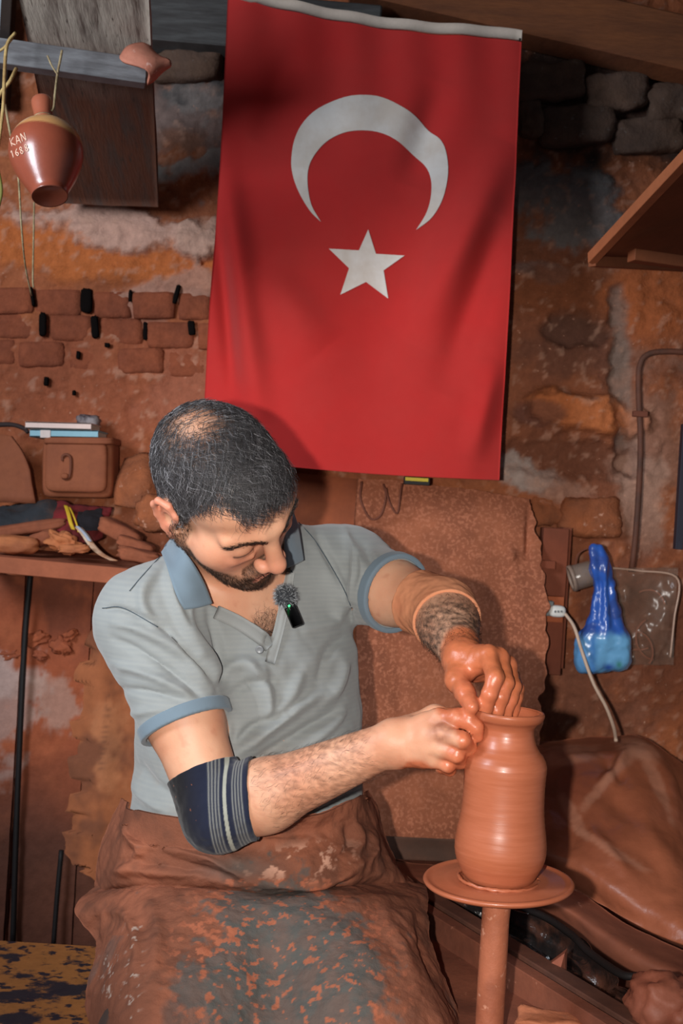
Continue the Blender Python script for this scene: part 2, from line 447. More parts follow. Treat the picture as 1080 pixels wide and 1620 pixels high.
# ---- colours of skin, scalp, beard, arm hair and wet clay
hb = hl(V); n1 = fbm(V * 60, 4); n2 = fbm(V * 16 + 5, 3); n3 = fbm(V * 220, 2)
def hairline(q):                                    # >0 inside the hair-bearing scalp
    az = np.degrees(np.arctan2(np.abs(q[:, 0]), -q[:, 1]))
    zl = np.interp(az, [0, 18, 34, 46, 60, 74, 84, 92, 104, 118, 140, 180], [.076, .070, .074, .086, .072, .042, .002, -.012, .040, .020, -.035, -.062])
    return q[:, 2] - zl
hb_n = np.linalg.norm(hb - (0, 0, .01), axis=1)
skin = mixc(L((224, 172, 140)), L((205, 140, 108)), np.clip(.5 + .5 * n2, 0, 1))
skin = mixc(skin, L((190, 120, 92)), sst(.3, .9, n1) * .35)
c = skin
near = hb_n < .16
face = near & (hb[:, 1] < -.02)
def tint(c, colr, t): return mixc(c, L(colr), np.clip(t, 0, 1))
c = tint(c, (205, 122, 98), face * np.exp(-((np.abs(hb[:, 0]) - .045) ** 2 + (hb[:, 2] + .02) ** 2) / .0006) * .5)
c = tint(c, (216, 128, 104), near * np.exp(-((hb[:, 0]) ** 2 + (hb[:, 1] + .112) ** 2 + (hb[:, 2] + .03) ** 2) / .0004) * .6)
c = tint(c, (205, 118, 95), (near & (np.abs(hb[:, 0]) > .076)) * .6)
hm = near * sst(-.004, .010, hairline(hb) + .006 * n1) * (np.abs(hb[:, 0]) < .0765)
bald = np.exp(-((hb[:, 0] + .012) ** 2 / .0011 + (hb[:, 1] - .052) ** 2 / .0016 + (hb[:, 2] - .115) ** 2 / .004))
c = tint(c, (62, 54, 50), hm * (1 - .75 * np.clip(bald, 0, 1)))
def beardness(q):
    x, y, z = np.abs(q[:, 0]), q[:, 1], q[:, 2]
    jaw = sst(-.058, -.072, z + .35 * np.clip(-y - .02, 0, .05) * 0 - .75 * np.clip(x - .026, 0, .04)) * sst(.012, -.005, y)
    cheek = sst(.010, -.006, y) * np.exp(-((z + .050 + .3 * (-y)) ** 2) / .0003) * sst(.045, .058, x)
    side = sst(.01, -.0, np.abs(y + .002) - .008) * sst(.01, -.01, z) * (x > .05)
    mous = sst(-.040, -.047, z) * sst(-.072, -.064, z) * (x < .032) * (y < -.070)
    lips = np.exp(-((z + .072) ** 2 / .00003)) * (x < .016) * (y < -.085)
    return np.clip(np.clip(jaw + .6 * cheek + .6 * side + mous, 0, 1) * (1 - .9 * lips), 0, 1) * (z > -.125)
bd = near * beardness(hb)
c = tint(c, (62, 42, 32), bd * (.72 + .25 * n3))
c = tint(c, (170, 92, 80), near * np.exp(-((hb[:, 2] + .0685) ** 2 / .00004)) * (np.abs(hb[:, 0]) < .02) * (hb[:, 1] < -.088) * .8)
for a in (-1, 1):
    lash = np.exp(-((hb[:, 2] + .0005 + .02 * np.abs(np.abs(hb[:, 0]) - .033)) / .0022) ** 2) * (np.abs(hb[:, 0] - a * .033) < .015) * (hb[:, 1] < -.078)
    c = tint(c, (40, 26, 22), near * lash * .85)
def seg(V, a, b):
    ba = b - a; t = np.clip((V - a) @ ba / (ba @ ba), -.5, 1.5); return t, np.linalg.norm(V - a - t[:, None] * ba, axis=1)
tR, dR = seg(V, ER, WR); tL, dL = seg(V, EL, WL)
st_ = fbm(V @ np.diag([90, 90, 220]), 3)
c = tint(c, (120, 78, 58), (dR < .06) * sst(.2, .5, tR) * sst(1.05, .8, tR) * np.clip(.28 + .5 * st_, 0, .6))
c = tint(c, (74, 56, 46), (dL < .055) * sst(.15, .45, tL) * sst(1.02, .85, tL) * np.clip(.62 + .5 * st_, 0, .92))
def hit0(x, y, d):
    v = px(x, y, 1) - CAM
    for _ in range(60): d += BODY.ev((CAM + v * d)[None])[0] * .8
    return CAM + v * d
chest = np.exp(-((V - hit0(427, 998, 1.5)) ** 2).sum(1) / .0009)
c = tint(c, (88, 62, 50), chest * np.clip(.65 + .6 * n1, 0, 1))
dhl = np.min([np.linalg.norm(V - p, axis=1) for p in (px(772, 1060, 1.49), px(745, 1080, 1.49), px(800, 1090, 1.49), px(760, 1045, 1.51))], 0)
clayL = sst(.062, .045, dhl + .010 * n2); CLAY = L((186, 104, 68))
c = mixc(c, CLAY * (1 + .12 * n1[:, None]), clayL)
fR = np.min([np.linalg.norm(V - p, axis=1) for p in (px(738, 1145, 1.46), px(728, 1190, 1.46), px(715, 1212, 1.47), px(715, 1130, 1.47), px(700, 1225, 1.475), px(668, 1222, 1.48))], 0)
clayR = np.maximum(sst(.030, .018, fR + .010 * n2), sst(.066, .076, (V - WR) @ RT + .008 * n2 - .1 * np.clip((V - WR) @ UP, -.05, .05)))* (np.linalg.norm(V - WR, axis=1) < .16)
wrR = np.exp(-((V - px(652, 1214, 1.49)) ** 2).sum(1) / .0004)
clayR = np.clip(clayR + wrR * .8, 0, 1) * (V[:, 2] < 1.05)
c = mixc(c, L((194, 108, 74)) * (1 + .12 * n1[:, None]), clayR)
dk = np.exp(-((V - px(700, 1158, 1.455)) ** 2).sum(1) / .00022); c = tint(c, (122, 66, 50), dk * np.clip(.8 + n1, 0, 1))
V = V + vnorm(V, Fq) * (.0006 * fbm(V * 120, 2) * np.clip(clayL + clayR + .15, 0, 1))[:, None]
skin_m = mat('skin', attr=True, rough=.46, spec=.45, bump=.25, bs=420, sss=.12, vary=.04, bdist=.001)
# wet clay on the hands is glossier: roughness read from a second attribute
person = thing('person', (float(O_[0]), float(O_[1]), .60), 'seated potter in grey polo shirt and clay-caked apron, head bowed, both hands on the vase', 'person')
body = obj('body', V, Fq, skin_m, person, cols=c)
wa = body.data.attributes.new('wet', 'FLOAT', 'POINT'); wa.data.foreach_set('value', np.clip(clayL + clayR, 0, 1).astype(np.float32))
nt = skin_m.node_tree; a_ = nt.nodes.new('ShaderNodeAttribute'); a_.attribute_name = 'wet'
mr = nt.nodes.new('ShaderNodeMapRange'); mr.inputs[3].default_value = .50; mr.inputs[4].default_value = .32
nt.links.new(a_.outputs['Fac'], mr.inputs[0]); nt.links.new(mr.outputs[0], nt.nodes['Principled BSDF'].inputs['Roughness'])
def hit(S, x, y, d0=1.2, off=0):
    d = d0; v = px(x, y, 1) - CAM
    best = (9, d)
    for i in range(90):
        e = S.ev((CAM + v * d)[None])[0] - off
        if abs(e) < best[0]: best = (abs(e), d)
        d += e * .8
        if abs(e) < 2e-4 or d > 2.6: break
    return CAM + v * best[1]
# ---------------------------------------------------------------- hair
rs = np.random.RandomState(3)
Vn = vnorm(V, Fq)
def strands(name, idx, dirf, length, rad, colf, parent, matn, curl=.3, segs=4, jit=.35, lf=.36):
    P0 = V[idx] + rs.normal(size=(len(idx), 3)) * .0010; N0 = Vn[idx]; q = hl(P0)
    D = dirf(q); D = D @ HR.T; D = D - N0 * (D * N0).sum(1)[:, None] * 1.0
    D = D / (np.linalg.norm(D, axis=1)[:, None] + 1e-9)
    ln = length(q) * rs.uniform(.65, 1.25, len(idx))
    S_ = np.cross(N0, D); ph = rs.uniform(0, 6.28, len(idx)); cu = rs.normal(0, 1, len(idx))
    nz_ = np.stack([fbm(q * 20 + 7 * k, 2) for k in range(2)], 1)
    D = D + S_ * (nz_[:, :1] * 1.2 + rs.normal(0, jit, (len(idx), 1))) ; D /= np.linalg.norm(D, axis=1)[:, None]
    VV = []; k = 3
    for j in range(segs + 1):
        t = j / segs; bend = curl * np.sin(t * 3.2 + ph) * ln * .35
        lift = (np.sin(t * 1.9) * lf) * ln
        c_ = P0 + D * (ln * t)[:, None] + N0 * (lift * (1 - .35 * t))[:, None] + S_ * bend[:, None]
        r_ = rad * (1 - .75 * t)
        for a in range(k):
            an = 2 * math.pi * a / k; VV.append(c_ + (S_ * math.cos(an) + N0 * math.sin(an)) * r_)
    VV = np.array(VV).reshape(segs + 1, k, len(idx), 3).transpose(2, 0, 1, 3).reshape(-1, 3)
    b0 = (np.arange(len(idx)) * (segs + 1) * k)[:, None]; fs = []
    for j in range(segs):
        for a in range(k): fs.append([j * k + a, j * k + (a + 1) % k, (j + 1) * k + (a + 1) % k, (j + 1) * k + a])
    FF = (b0[:, :, None] + np.array(fs)[None]).reshape(-1, 4)
    cc = np.repeat(colf(q), (segs + 1) * k, axis=0)
    return obj(name, VV, FF, matn, parent, cols=cc, kind='stuff')
hair_m = mat('hair', attr=True, rough=.42, spec=.5, bump=0, vary=0)
hidx = np.nonzero(near & (hairline(hb) > -.001) & (np.abs(hb[:, 0]) < .0755))[0]
pr = (1 - .88 * np.clip(bald[hidx] * 1.3, 0, 1)); pr *= np.clip(.35 + sst(-.002, .02, hairline(hb[hidx])), 0, 1); pr /= pr.sum()
hs = rs.choice(hidx, 21000, p=pr)
def hdir(q):
    x, y, z = q.T; top = sst(.05, .10, z)
    d = np.stack([x * 4 + .15, -.35 - 1.1 * top + .9 * (1 - top) * (y > .03), -.9 * (1 - top) - .25], 1)
    d[:, 0] += -.5 * (y > 0) * np.sign(x) * 0
    return d
def hlen(q): return np.interp(q[:, 2] - .35 * q[:, 1], [-.05, .03, .07, .11, .14], [.006, .009, .015, .024, .026])
def hcol(q):
    r_ = rs.uniform(0, 1, len(q)); c_ = mixc(L((30, 28, 29)), L((84, 80, 82)), rs.uniform(0, 1, len(q)) ** 1.5)
    gr = sst(.2, -.5, q[:, 0] * 0 + r_ - .12 + .1 * (q[:, 2] > .09)); return mixc(c_, L((170, 168, 172)), (r_ < .10 + .10 * (q[:, 2] < .06)).astype(float) * .75)
strands('hair', hs, hdir, hlen, .00034, hcol, person, hair_m, curl=1.2, segs=6, jit=.32, lf=.30)
bidx = np.nonzero((bd > .45) & (BODY is not None))[0]
bs_ = rs.choice(bidx, 9000)
strands('beard', bs_, lambda q: np.stack([q[:, 0] * 3, -.3 + 0 * q[:, 1], -1 + 0 * q[:, 2]], 1), lambda q: np.where((q[:, 2] < -.06) & (q[:, 1] < -.04),   .0075, .0042), .00024,
        lambda q: mixc(L((38, 26, 20)), L((96, 66, 48)), rs.uniform(0, 1, len(q)) ** 2), person, hair_m, curl=.3, segs=3)
for a in (-1, 1):
    eb = np.nonzero(near & (np.abs(hb[:, 2] - (.022 + .006 * np.cos((np.abs(hb[:, 0]) - .03) * 60))) < .0030) & (hb[:, 0] * a > .012) & (hb[:, 0] * a < .057) & (hb[:, 1] < -.06))[0]
    strands('eyebrow', rs.choice(eb, 420), lambda q: np.stack([np.sign(q[:, 0]), 0 * q[:, 0], .1 + 0 * q[:, 0]], 1), lambda q: .0065 + 0 * q[:, 0], .00024,
            lambda q: np.tile(L((34, 25, 22)), (len(q), 1)), person, hair_m, curl=.15, segs=3)
# forearm hair (his left forearm is the hairier)
def armhair(mask, n, ax):
    ii = rs.choice(np.nonzero(mask)[0], n)
    strands('arm_hair', ii, lambda q: np.tile(ax @ HR, (len(q), 1)), lambda q: .011 + 0 * q[:, 0], .00014, lambda q: np.tile(L((40, 28, 22)), (len(q), 1)), person, hair_m, curl=.5, segs=3)
armhair((dL < .055) & (tL > .25) & (tL < .97), 1500, WL - EL); armhair((dR < .06) & (tR > .30) & (tR < .9), 900, WR - ER)
chm = np.nonzero(chest > .35)[0]
if len(chm): strands('chest_hair', rs.choice(chm, 500), lambda q: rs.normal(size=(len(q), 3)), lambda q: .012 + 0 * q[:, 0], .00018, lambda q: np.tile(L((40, 28, 22)), (len(q), 1)), person, hair_m, curl=.8, segs=3)

# ---------------------------------------------------------------- polo shirt
def shirt_sdf(t=.62, cut=None):
    s = SDF()
    s.cone(SR + (0, .004, 0), SR + (ER - SR) * .56, .070, .0605, .01)
    s.cone(SL + (-.002, .004, 0), SL + (EL - SL) * .56, .064, .0555, .01)
    if cut: cut(s)
    s.loft(O_, TX, TY, TZ, TK, .022, grow=.013)
    s.cone(SR, SL, .062, .060, .045)
    s.cone(SR + (0, 0, .01), NB + (0, 0, .0), .050, .060, .04); s.cone(SL + (0, 0, .01), NB + (0, 0, .0), .046, .058, .04)
    s.cone(NB + (0, 0, -.03), NB * t + H(0, .035, -.03) * (1 - t) + (0, .01, 0), .078, .068, .025)
    return s
cR = SR + (ER - SR) * .545; aR = unit(ER - SR); cL_ = SL + (EL - SL) * .545; aL = unit(EL - SL)
def cut_cuffs(s, grow=0, d=0):
    for c_, a in ((cR, aR), (cL_, aL)):
        def f(p, c_=c_, a=a): return np.maximum(-((p - c_) @ a) + d, np.linalg.norm((p - c_) - ((p - c_) @ a)[:, None] * a, axis=1) - .095)
        s.func(f, c_, .19, .003, 's')
    for c_, a, r_ in ((cR, aR, .0545), (cL_, aL, .0500)):                  # hollow at the sleeve mouths
        s.cone(c_ - a * .03, c_ + a * .02, r_ - .004, r_, .003, 's')
SH = shirt_sdf(cut=cut_cuffs)
Vpx = [(312, 925), (335, 957), (360, 966), (396, 984), (426, 1004), (434, 1022), (440, 1000), (447, 962), (457, 915), (462, 880), (420, 800), (330, 850)]
SH0 = shirt_sdf(.40); hits = [hit(SH0, x, y) for x, y in Vpx]
vp = np.array([((h - O_) @ TX, (h - O_) @ TZ) for h in hits]); tyc = np.mean([(h - O_) @ TY for h in hits[2:8]])
def poly_sd(p, poly):
    d = np.full(len(p), 9.); ins = np.zeros(len(p), bool); n = len(poly)
    for i in range(n):
        a, b = poly[i], poly[(i + 1) % n]; e = b - a; w_ = p - a; t = np.clip(w_ @ e / (e @ e), 0, 1)
        d = np.minimum(d, np.linalg.norm(w_ - t[:, None] * e, axis=1))
        cnd = ((a[1] <= p[:, 1]) != (b[1] <= p[:, 1])) & (p[:, 0] < (b[0] - a[0]) * (p[:, 1] - a[1]) / (b[1] - a[1] + 1e-12) + a[0]); ins ^= cnd
    return np.where(ins, -d, d)
def vcut(p):
    q = p - O_; d2 = poly_sd(np.stack([q @ TX, q @ TZ], 1), vp); return np.maximum(d2, (q @ TY) - tyc - .09)
SH.func(vcut, np.mean(hits, 0), .25, .003, 's')
def ncut(p): return np.linalg.norm(np.cross(p - NB, unit(H(0, .03, -.03) - NB)), axis=1) - .066
kf = unit(H(0, .03, -.03) - NB)
SH.cone(NB + kf * .02, NB + kf * .20, .064, .062, .004, 's')
SH.plane(O_ - TZ * .09, -TZ)
Vs, Fs = SH.mesh((-.42, 1.42, .60), (.30, 2.05, 1.33), .0030)
scr = lambda P_: np.stack([540 + FPX * ((P_ - CAM) @ RT) / ((P_ - CAM) @ FW), 810 - FPX * ((P_ - CAM) @ UP) / ((P_ - CAM) @ FW)], 1)
def folds(V, F, lst, facing=True):
    N_ = vnorm(V, F); s2 = scr(V); fc = sst(-.05, .35, -(N_ @ FW)) if facing else 1; dsp = np.zeros(len(V))
    for pts, amp, wd in lst:
        pts = cr([(x, y, 0) for x, y in pts], 14)[:, :2]; best = np.full(len(V), 1e9); tt = np.zeros(len(V))
        for i in range(13):
            a, b = pts[i], pts[i + 1]; e = b - a; w_ = s2 - a; t = np.clip(w_ @ e / (e @ e), 0, 1); d = np.linalg.norm(w_ - t[:, None] * e, axis=1)
            m_ = d < best; best[m_] = d[m_]; tt[m_] = (i + t[m_]) / 13
        dsp += amp * np.exp(-(best / wd) ** 2) * np.sin(np.clip(tt, .03, .97) * math.pi) ** .6
    return V + N_ * (dsp * fc)[:, None]
m_ = .0024
SF = [([(278, 880), (268, 930), (300, 1010), (345, 1080)], 5 * m_, 8), ([(300, 905), (300, 985), (335, 1050), (350, 1110)], 4 * m_, 7),
      ([(330, 965), (350, 1040), (342, 1110)], -5 * m_, 6), ([(250, 900), (225, 940), (240, 985), (310, 1040)], 4 * m_, 8),
      ([(180, 985), (230, 1000), (290, 1040), (335, 1090)], 5 * m_, 7), ([(178, 1010), (230, 1035), (290, 1075), (325, 1110)], -4 * m_, 6),
      ([(180, 1050), (230, 1065), (280, 1090), (318, 1118)], 4.5 * m_, 7), ([(185, 1090), (240, 1095), (300, 1110)], -3.5 * m_, 6), ([(200, 1130), (250, 1125), (310, 1120)], 3.5 * m_, 7),
      ([(350, 1060), (385, 1050), (410, 1075), (420, 1120)], 5 * m_, 10), ([(355, 1110), (400, 1080), (440, 1080)], -4 * m_, 8),
      ([(365, 1195), (420, 1160), (470, 1120), (520, 1090)], 6 * m_, 9), ([(370, 1215), (430, 1190), (490, 1150), (545, 1120)], -5 * m_, 7),
      ([(380, 1225), (440, 1215), (500, 1190), (553, 1150)], 6 * m_, 8), ([(400, 1240), (470, 1225), (530, 1205), (556, 1185)], -4 * m_, 6), ([(372, 1180), (400, 1150), (450, 1130)], -5 * m_, 7),
      ([(420, 1145), (455, 1105), (480, 1060)], 4 * m_, 9), ([(470, 1190), (520, 1150), (550, 1110)], 5 * m_, 8),
      ([(545, 960), (525, 985), (470, 1000)], 3 * m_, 8), ([(552, 1000), (520, 1030), (500, 1080)], -4 * m_, 8), ([(548, 1040), (530, 1090), (500, 1120)], 5 * m_, 9),
      ([(500, 840), (520, 880), (550, 950)], -4 * m_, 5), ([(560, 860), (575, 900), (562, 950)], 5 * m_, 6), ([(577, 865), (590, 910), (565, 965)], -4 * m_, 5),
      ([(590, 875), (606, 915), (575, 972)], 5 * m_, 6), ([(608, 885), (622, 925), (595, 975)], -3.5 * m_, 5), ([(622, 895), (638, 930), (612, 975)], 4.5 * m_, 6), ([(545, 835), (560, 890), (553, 960)], 4 * m_, 6),
      ([(560, 968), (590, 945), (620, 950)], 3.5 * m_, 7), ([(212, 1230), (225, 1260), (260, 1285)], 4 * m_, 8), ([(212, 1205), (240, 1240), (290, 1275)], -4 * m_, 8),
      ([(430, 1260), (500, 1262), (560, 1235)], 4 * m_, 8), ([(415, 1050), (425, 1110), (415, 1150)], 3 * m_, 7), ([(440, 1290), (500, 1285), (560, 1260)], -3 * m_, 6),
      ([(160, 965), (190, 962), (250, 990), (300, 1040), (345, 1090)], -3.5 * m_, 5), ([(345, 1090), (360, 1130), (362, 1190)], -6 * m_, 8), ([(557, 960), (552, 975), (560, 990)], -7 * m_, 6)]
V0s = Vs; Vs = folds(Vs, Fs, SF); nS = fbm(Vs * 9 + 3, 3); Vs = Vs + vnorm(Vs, Fs) * (.0028 * nS + .0012 * fbm(Vs * 30, 2))[:, None]; kc = np.max([np.exp(-(((V0s - c_) @ a) / .022) ** 2) * (np.linalg.norm(V0s - c_, axis=1) < .10) for c_, a in ((cR, aR), (cL_, aL))], 0)[:, None]; Vs = Vs * (1 - kc) + V0s * kc
q = Vs - O_
cs = np.tile(L((146, 149, 147)), (len(Vs), 1)); strp = np.sin((q @ TZ) * 900) * .5 + .5
cs = mixc(cs, L((130, 135, 138)), .4 * strp)
dust = sst(.1, .9, fbm(Vs * 12 + 9, 4)) * sst(.28, .05, q @ TZ); cs = mixc(cs, L((150, 128, 108)), dust * .6)
rd = lambda c_, a: np.linalg.norm((Vs - c_) - ((Vs - c_) @ a)[:, None] * a, axis=1)
cuff = np.zeros(len(Vs))
for c_, a in ((cR, aR), (cL_, aL)):
    t = (Vs - c_) @ a; cuff = np.maximum(cuff, ((t > -.0185) & (t < .01) & (rd(c_, a) < .09)).astype(float))
shirt_m = mat('shirt_knit', attr=True, rough=.9, spec=.15, bump=.35, bs=900, sheen=.25, vary=.03, bdist=.0006)
Ns = vnorm(Vs, Fs); scS = scr(Vs); frS = np.nonzero((Ns @ FW) < .1)[0]; dpS = (Vs - CAM) @ FW
def hv(x, y, off):                                  # on the folded cloth
    ii = frS[((scS[frS, 0] - x) ** 2 + (scS[frS, 1] - y) ** 2) < 49]
    if len(ii) < 4: return hit(SH0, x, y, off=off)
    ii = ii[dpS[ii] < dpS[ii].min() + .03]; w_ = np.exp(-((scS[ii, 0] - x) ** 2 + (scS[ii, 1] - y) ** 2) / 9)
    p = (Vs[ii] * w_[:, None]).sum(0) / w_.sum(); return p + (-FW) * off + px(x, y, (p - CAM) @ FW) - p
shirt = obj('polo_shirt', Vs, Fs, shirt_m, person, cols=cs, label='grey short-sleeved polo shirt')
collar_m = mat('collar_knit', (112, 128, 140), rough=.9, spec=.15, bump=.3, bs=900, sheen=.2, vary=.04, bdist=.0006)
stitch_m = mat('dark_stitching', (70, 80, 88), rough=.9, bump=0)
def sheet(name, rows, nu, nv, t, matl, parent, rough_=0, **kw):
    V_, F_ = grid(rows, nu, nv)
    if rough_: V_ = V_ + vnorm(V_, F_) * (rough_ * fbm(V_ * 25, 3))[:, None]
    V_, F_ = sheet_thick(V_, F_, nu, nv, t); return obj(name, V_, F_, matl, parent, **kw)
def hs(x, y, o): return hit(SH0, x, y, off=o)
kp = lambda ang, up, r_: NB + kf * up + r_ * (math.cos(ang) * unit(np.cross(kf, TY)) + math.sin(ang) * TY)   # around the neck
sheet('collar', [[hs(276, 846, .006), hs(298, 880, .012), hs(320, 920, .013), hs(334, 955, .007)],
                 [hs(265, 862, .008), hs(281, 895, .015), hs(299, 930, .015), hs(313, 961, .008)],
                 [hs(256, 876, .005), hs(265, 900, .010), hs(276, 935, .010), hs(289, 965, .005)]], 26, 12, .003, collar_m, person)
sheet('collar', [[hs(445, 822, .006), hs(450, 850, .012), hs(453, 880, .012), hs(455, 899, .007)],
                 [hs(456, 815, .008), hs(464, 842, .013), hs(467, 870, .013), hs(468, 893, .008)],
                 [hs(464, 809, .004), hs(473, 835, .010), hs(478, 862, .009), hs(482, 886, .004)]], 22, 10, .003, collar_m, person)
for c_, a, (S_, E_, f_, r1, r2) in ((cR, aR, (SR, ER, .56, .070, .0605)), (cL_, aL, (SL, EL, .56, .064, .0555))):
    s = SDF(); s.cone(S_ + (-.0, .004, 0), S_ + (E_ - S_) * f_ + a * .03, r1 + .0028, r2 + .0026, .02)
    s.plane(c_ + a * .0035, a, .002); s.plane(c_ - a * .0145, -a, .002); s.cone(c_ - a * .04, c_ + a * .03, r2 - .003, r2 - .0045, .001, 's')
    v_, f2 = s.mesh(c_ - .10, c_ + .10, .002); obj('sleeve_cuff', v_, f2, collar_m, person)
# placket flap and its buttons
def strip(pts, wd, off, name, matl, n=22, t=.0016, k=5):
    rows = []
    P_ = cr([(x, y, 0) for x, y in pts], n)
    for j in np.linspace(-1, 1, k):
        row = []
        for i, p in enumerate(P_):
            tg = unit(P_[min(i + 1, n - 1)] - P_[max(i - 1, 0)]); nn = np.array([-tg[1], tg[0]])
            row.append(hv(p[0] + nn[0] * j * wd, p[1] + nn[1] * j * wd, off + .0012 * (1 - j * j)))
        rows.append(row)
    V_ = np.array(rows).reshape(-1, 3); i, j = np.meshgrid(np.arange(k - 1), np.arange(n - 1), indexing='ij'); a = (i * n + j).ravel()
    F_ = np.stack([a, a + 1, a + n + 1, a + n], 1); N_ = vnorm(V_, F_)
    if (N_ @ FW).mean() > 0: F_ = F_[:, ::-1]
    V_, F_ = sheet_thick(V_, F_, n, k, t); return obj(name, V_, F_, matl, person)
plk = mat('placket_knit', (148, 150, 148), rough=.9, spec=.15, bump=.35, bs=900, vary=.04, bdist=.0006)
strip([(342, 968), (378, 985), (414, 1009), (428, 1022)], 11, .004, 'placket', plk)
strip([(458, 905), (451, 950), (440, 1000), (427, 1048)], 8, .004, 'placket', plk)
for P_ in ([(452, 896), (462, 905), (459, 918), (450, 960)], [(448, 978), (440, 1012), (430, 1045)], [(482, 886), (474, 868), (465, 850)], [(472, 826), (500, 858), (540, 925), (556, 962)], [(254, 880), (226, 910), (205, 935)], [(162, 962), (195, 962), (250, 992)]):
    V_, F_ = tube([hv(p[0], p[1], .0012) for p in cr([(x, y, 0) for x, y in P_], 16)], .0007, 5, 32); obj('seam', V_, F_, stitch_m, person)
bt = hv(411, 1027, .006); V_, F_ = lathe([(.0001, -.001), (.0052, -.001), (.0058, .0006), (.0050, .0018), (.0036, .0012), (.0001, .0010)], bt, 24, -unit(FW * .8 + TY * -0 + np.array([0, 0, .1])))
obj('button', V_, F_, mat('button', (120, 122, 124), rough=.35, spec=.5, bump=0), person)
# elbow sleeves
def sleeve(name, S_, E_, W_, r, ta, tb, colf, matl, label, endp=None):
    s = SDF(); a0 = E_ + (S_ - E_) * ta; b0 = E_ + (W_ - E_) * tb
    mid = (S_ + W_ + E_) / 3
    sub = SDF(); sub.L = [q_ for q_ in BODY.L if q_[4] < .2 and q_[2] == 'u' and np.linalg.norm(q_[3] - E_) < .22]
    s.func(lambda p: sub.ev(p) - r, E_, .3)
    ua, ub = unit(S_ - E_), unit(W_ - E_); sk = unit(ua + .0 * ub)
    s.plane(a0, ua, .002); s.plane(b0, ub, .002) if endp is None else s.plane(endp[0], endp[1], .002)
    lo = np.minimum(np.minimum(a0, b0), E_) - .08; hi = np.maximum(np.maximum(a0, b0), E_) + .08
    V_, F_ = s.mesh(lo, hi, .0013)
    V_ = V_ + vnorm(V_, F_) * (.0010 * fbm(V_ * 60, 2))[:, None]
    return obj(name, V_, F_, matl, person, cols=colf(V_), label=label)
knit = mat('elbow_knit', attr=True, rough=.95, spec=.1, bump=.5, bs=700, sheen=.15, vary=.05, bdist=.0008)
uW = unit(WR - ER); EP = px(407, 1278, 1.57)
def cdark(V_):
    t = (V_ - EP) @ unit(RT * .9 + uW * .3) + .0705; n_ = fbm(V_ * 150, 3); c = np.tile(L((34, 38, 56)), (len(V_), 1))
    c = mixc(c, L((30, 28, 30)), sst(.02, -.03, t)); c = mixc(c, L((150, 92, 66)), sst(.72, .95, n_) * sst(.01, -.01, t) * .8)
    u = (t - .0150) / .054; st = np.zeros(len(V_))
    for k in (.03, .11, .19, .27, .64, .72, .80, .88): st = np.maximum(st, np.exp(-((u - k) / .020) ** 2))
    st *= (u > -.02) & (u < .93); c = mixc(c, L((128, 128, 124)), st * .9)
    c = mixc(c, L((158, 158, 146)), sst(.055, .04, np.abs(u - .43)))
    return c
sleeve('elbow_sleeve', SR, ER, WR, (.0046), .22, .245, cdark, knit, 'navy knitted elbow sleeve with grey stripes', (EP, unit(RT * .9 + uW * .3)))
def ctan(V_):
    return mixc(np.tile(L((216, 144, 106)), (len(V_), 1)), L((198, 124, 90)), sst(.1, .8, fbm(V_ * 25, 3)) * .6)
sleeve('elbow_sleeve', SL, EL, WL, (.0036), .24, .22, ctan, mat('tan_knit', attr=True, rough=.85, spec=.2, bump=.25, bs=600, vary=.05, bdist=.0006), 'tan elastic elbow sleeve')
# ---------------------------------------------------------------- trousers and apron
tr = SDF(); kneeR, kneeL = px(245, 1560, 1.46), px(610, 1545, 1.50)
hipR, hipL = px(318, 1410, 1.84), px(468, 1405, 1.88)
tr.ell(O_ - TZ * .08, (.17, .13, .11), np.array([TX, TY, TZ]).T, .03)
for h_, k_ in ((hipR, kneeR), (hipL, kneeL)):
    h_ = h_ - (0, 0, .05); k_ = k_ - (0, -.04, .075); ft = k_ + (0, .10, -.40)
    tr.cone(h_, k_, .088, .066, .03); tr.cone(k_, ft, .064, .048, .03)
tr.plane((0, 0, .612), (0, 0, 1), .003, 'n') if False else None
V_, F_ = tr.mesh((-.42, 1.30, .06), (.25, 2.05, .82), .008)
V_ = V_ + vnorm(V_, F_) * (.006 * fbm(V_ * 12, 3))[:, None]
obj('trousers', V_, F_, mat('trouser_cloth', (74, 58, 52), (110, 68, 50), s=20, rough=.95), person)
for h_, k_ in ((hipR, kneeR), (hipL, kneeL)):
    f0 = k_ + np.array([0, .10, -.435]); s = SDF(); s.ell(f0 + (0, -.06, -.075), (.045, .12, .042), None, .03); s.cone(f0 + (0, .01, -.02), f0 + (0, .0, -.07), .043, .043, .03); s.plane((0, 0, .045), (0, 0, -1))
    v_, f_ = s.mesh(f0 - .26, f0 + (.2, .2, .12), .007); obj('shoe', v_, f_, mat('shoe', (60, 44, 38), rough=.8), person)
apron_m = mat('apron_cloth', attr=True, rough=.86, spec=.25, bump=.55, bs=240, vary=.10, s=12, bdist=.002)
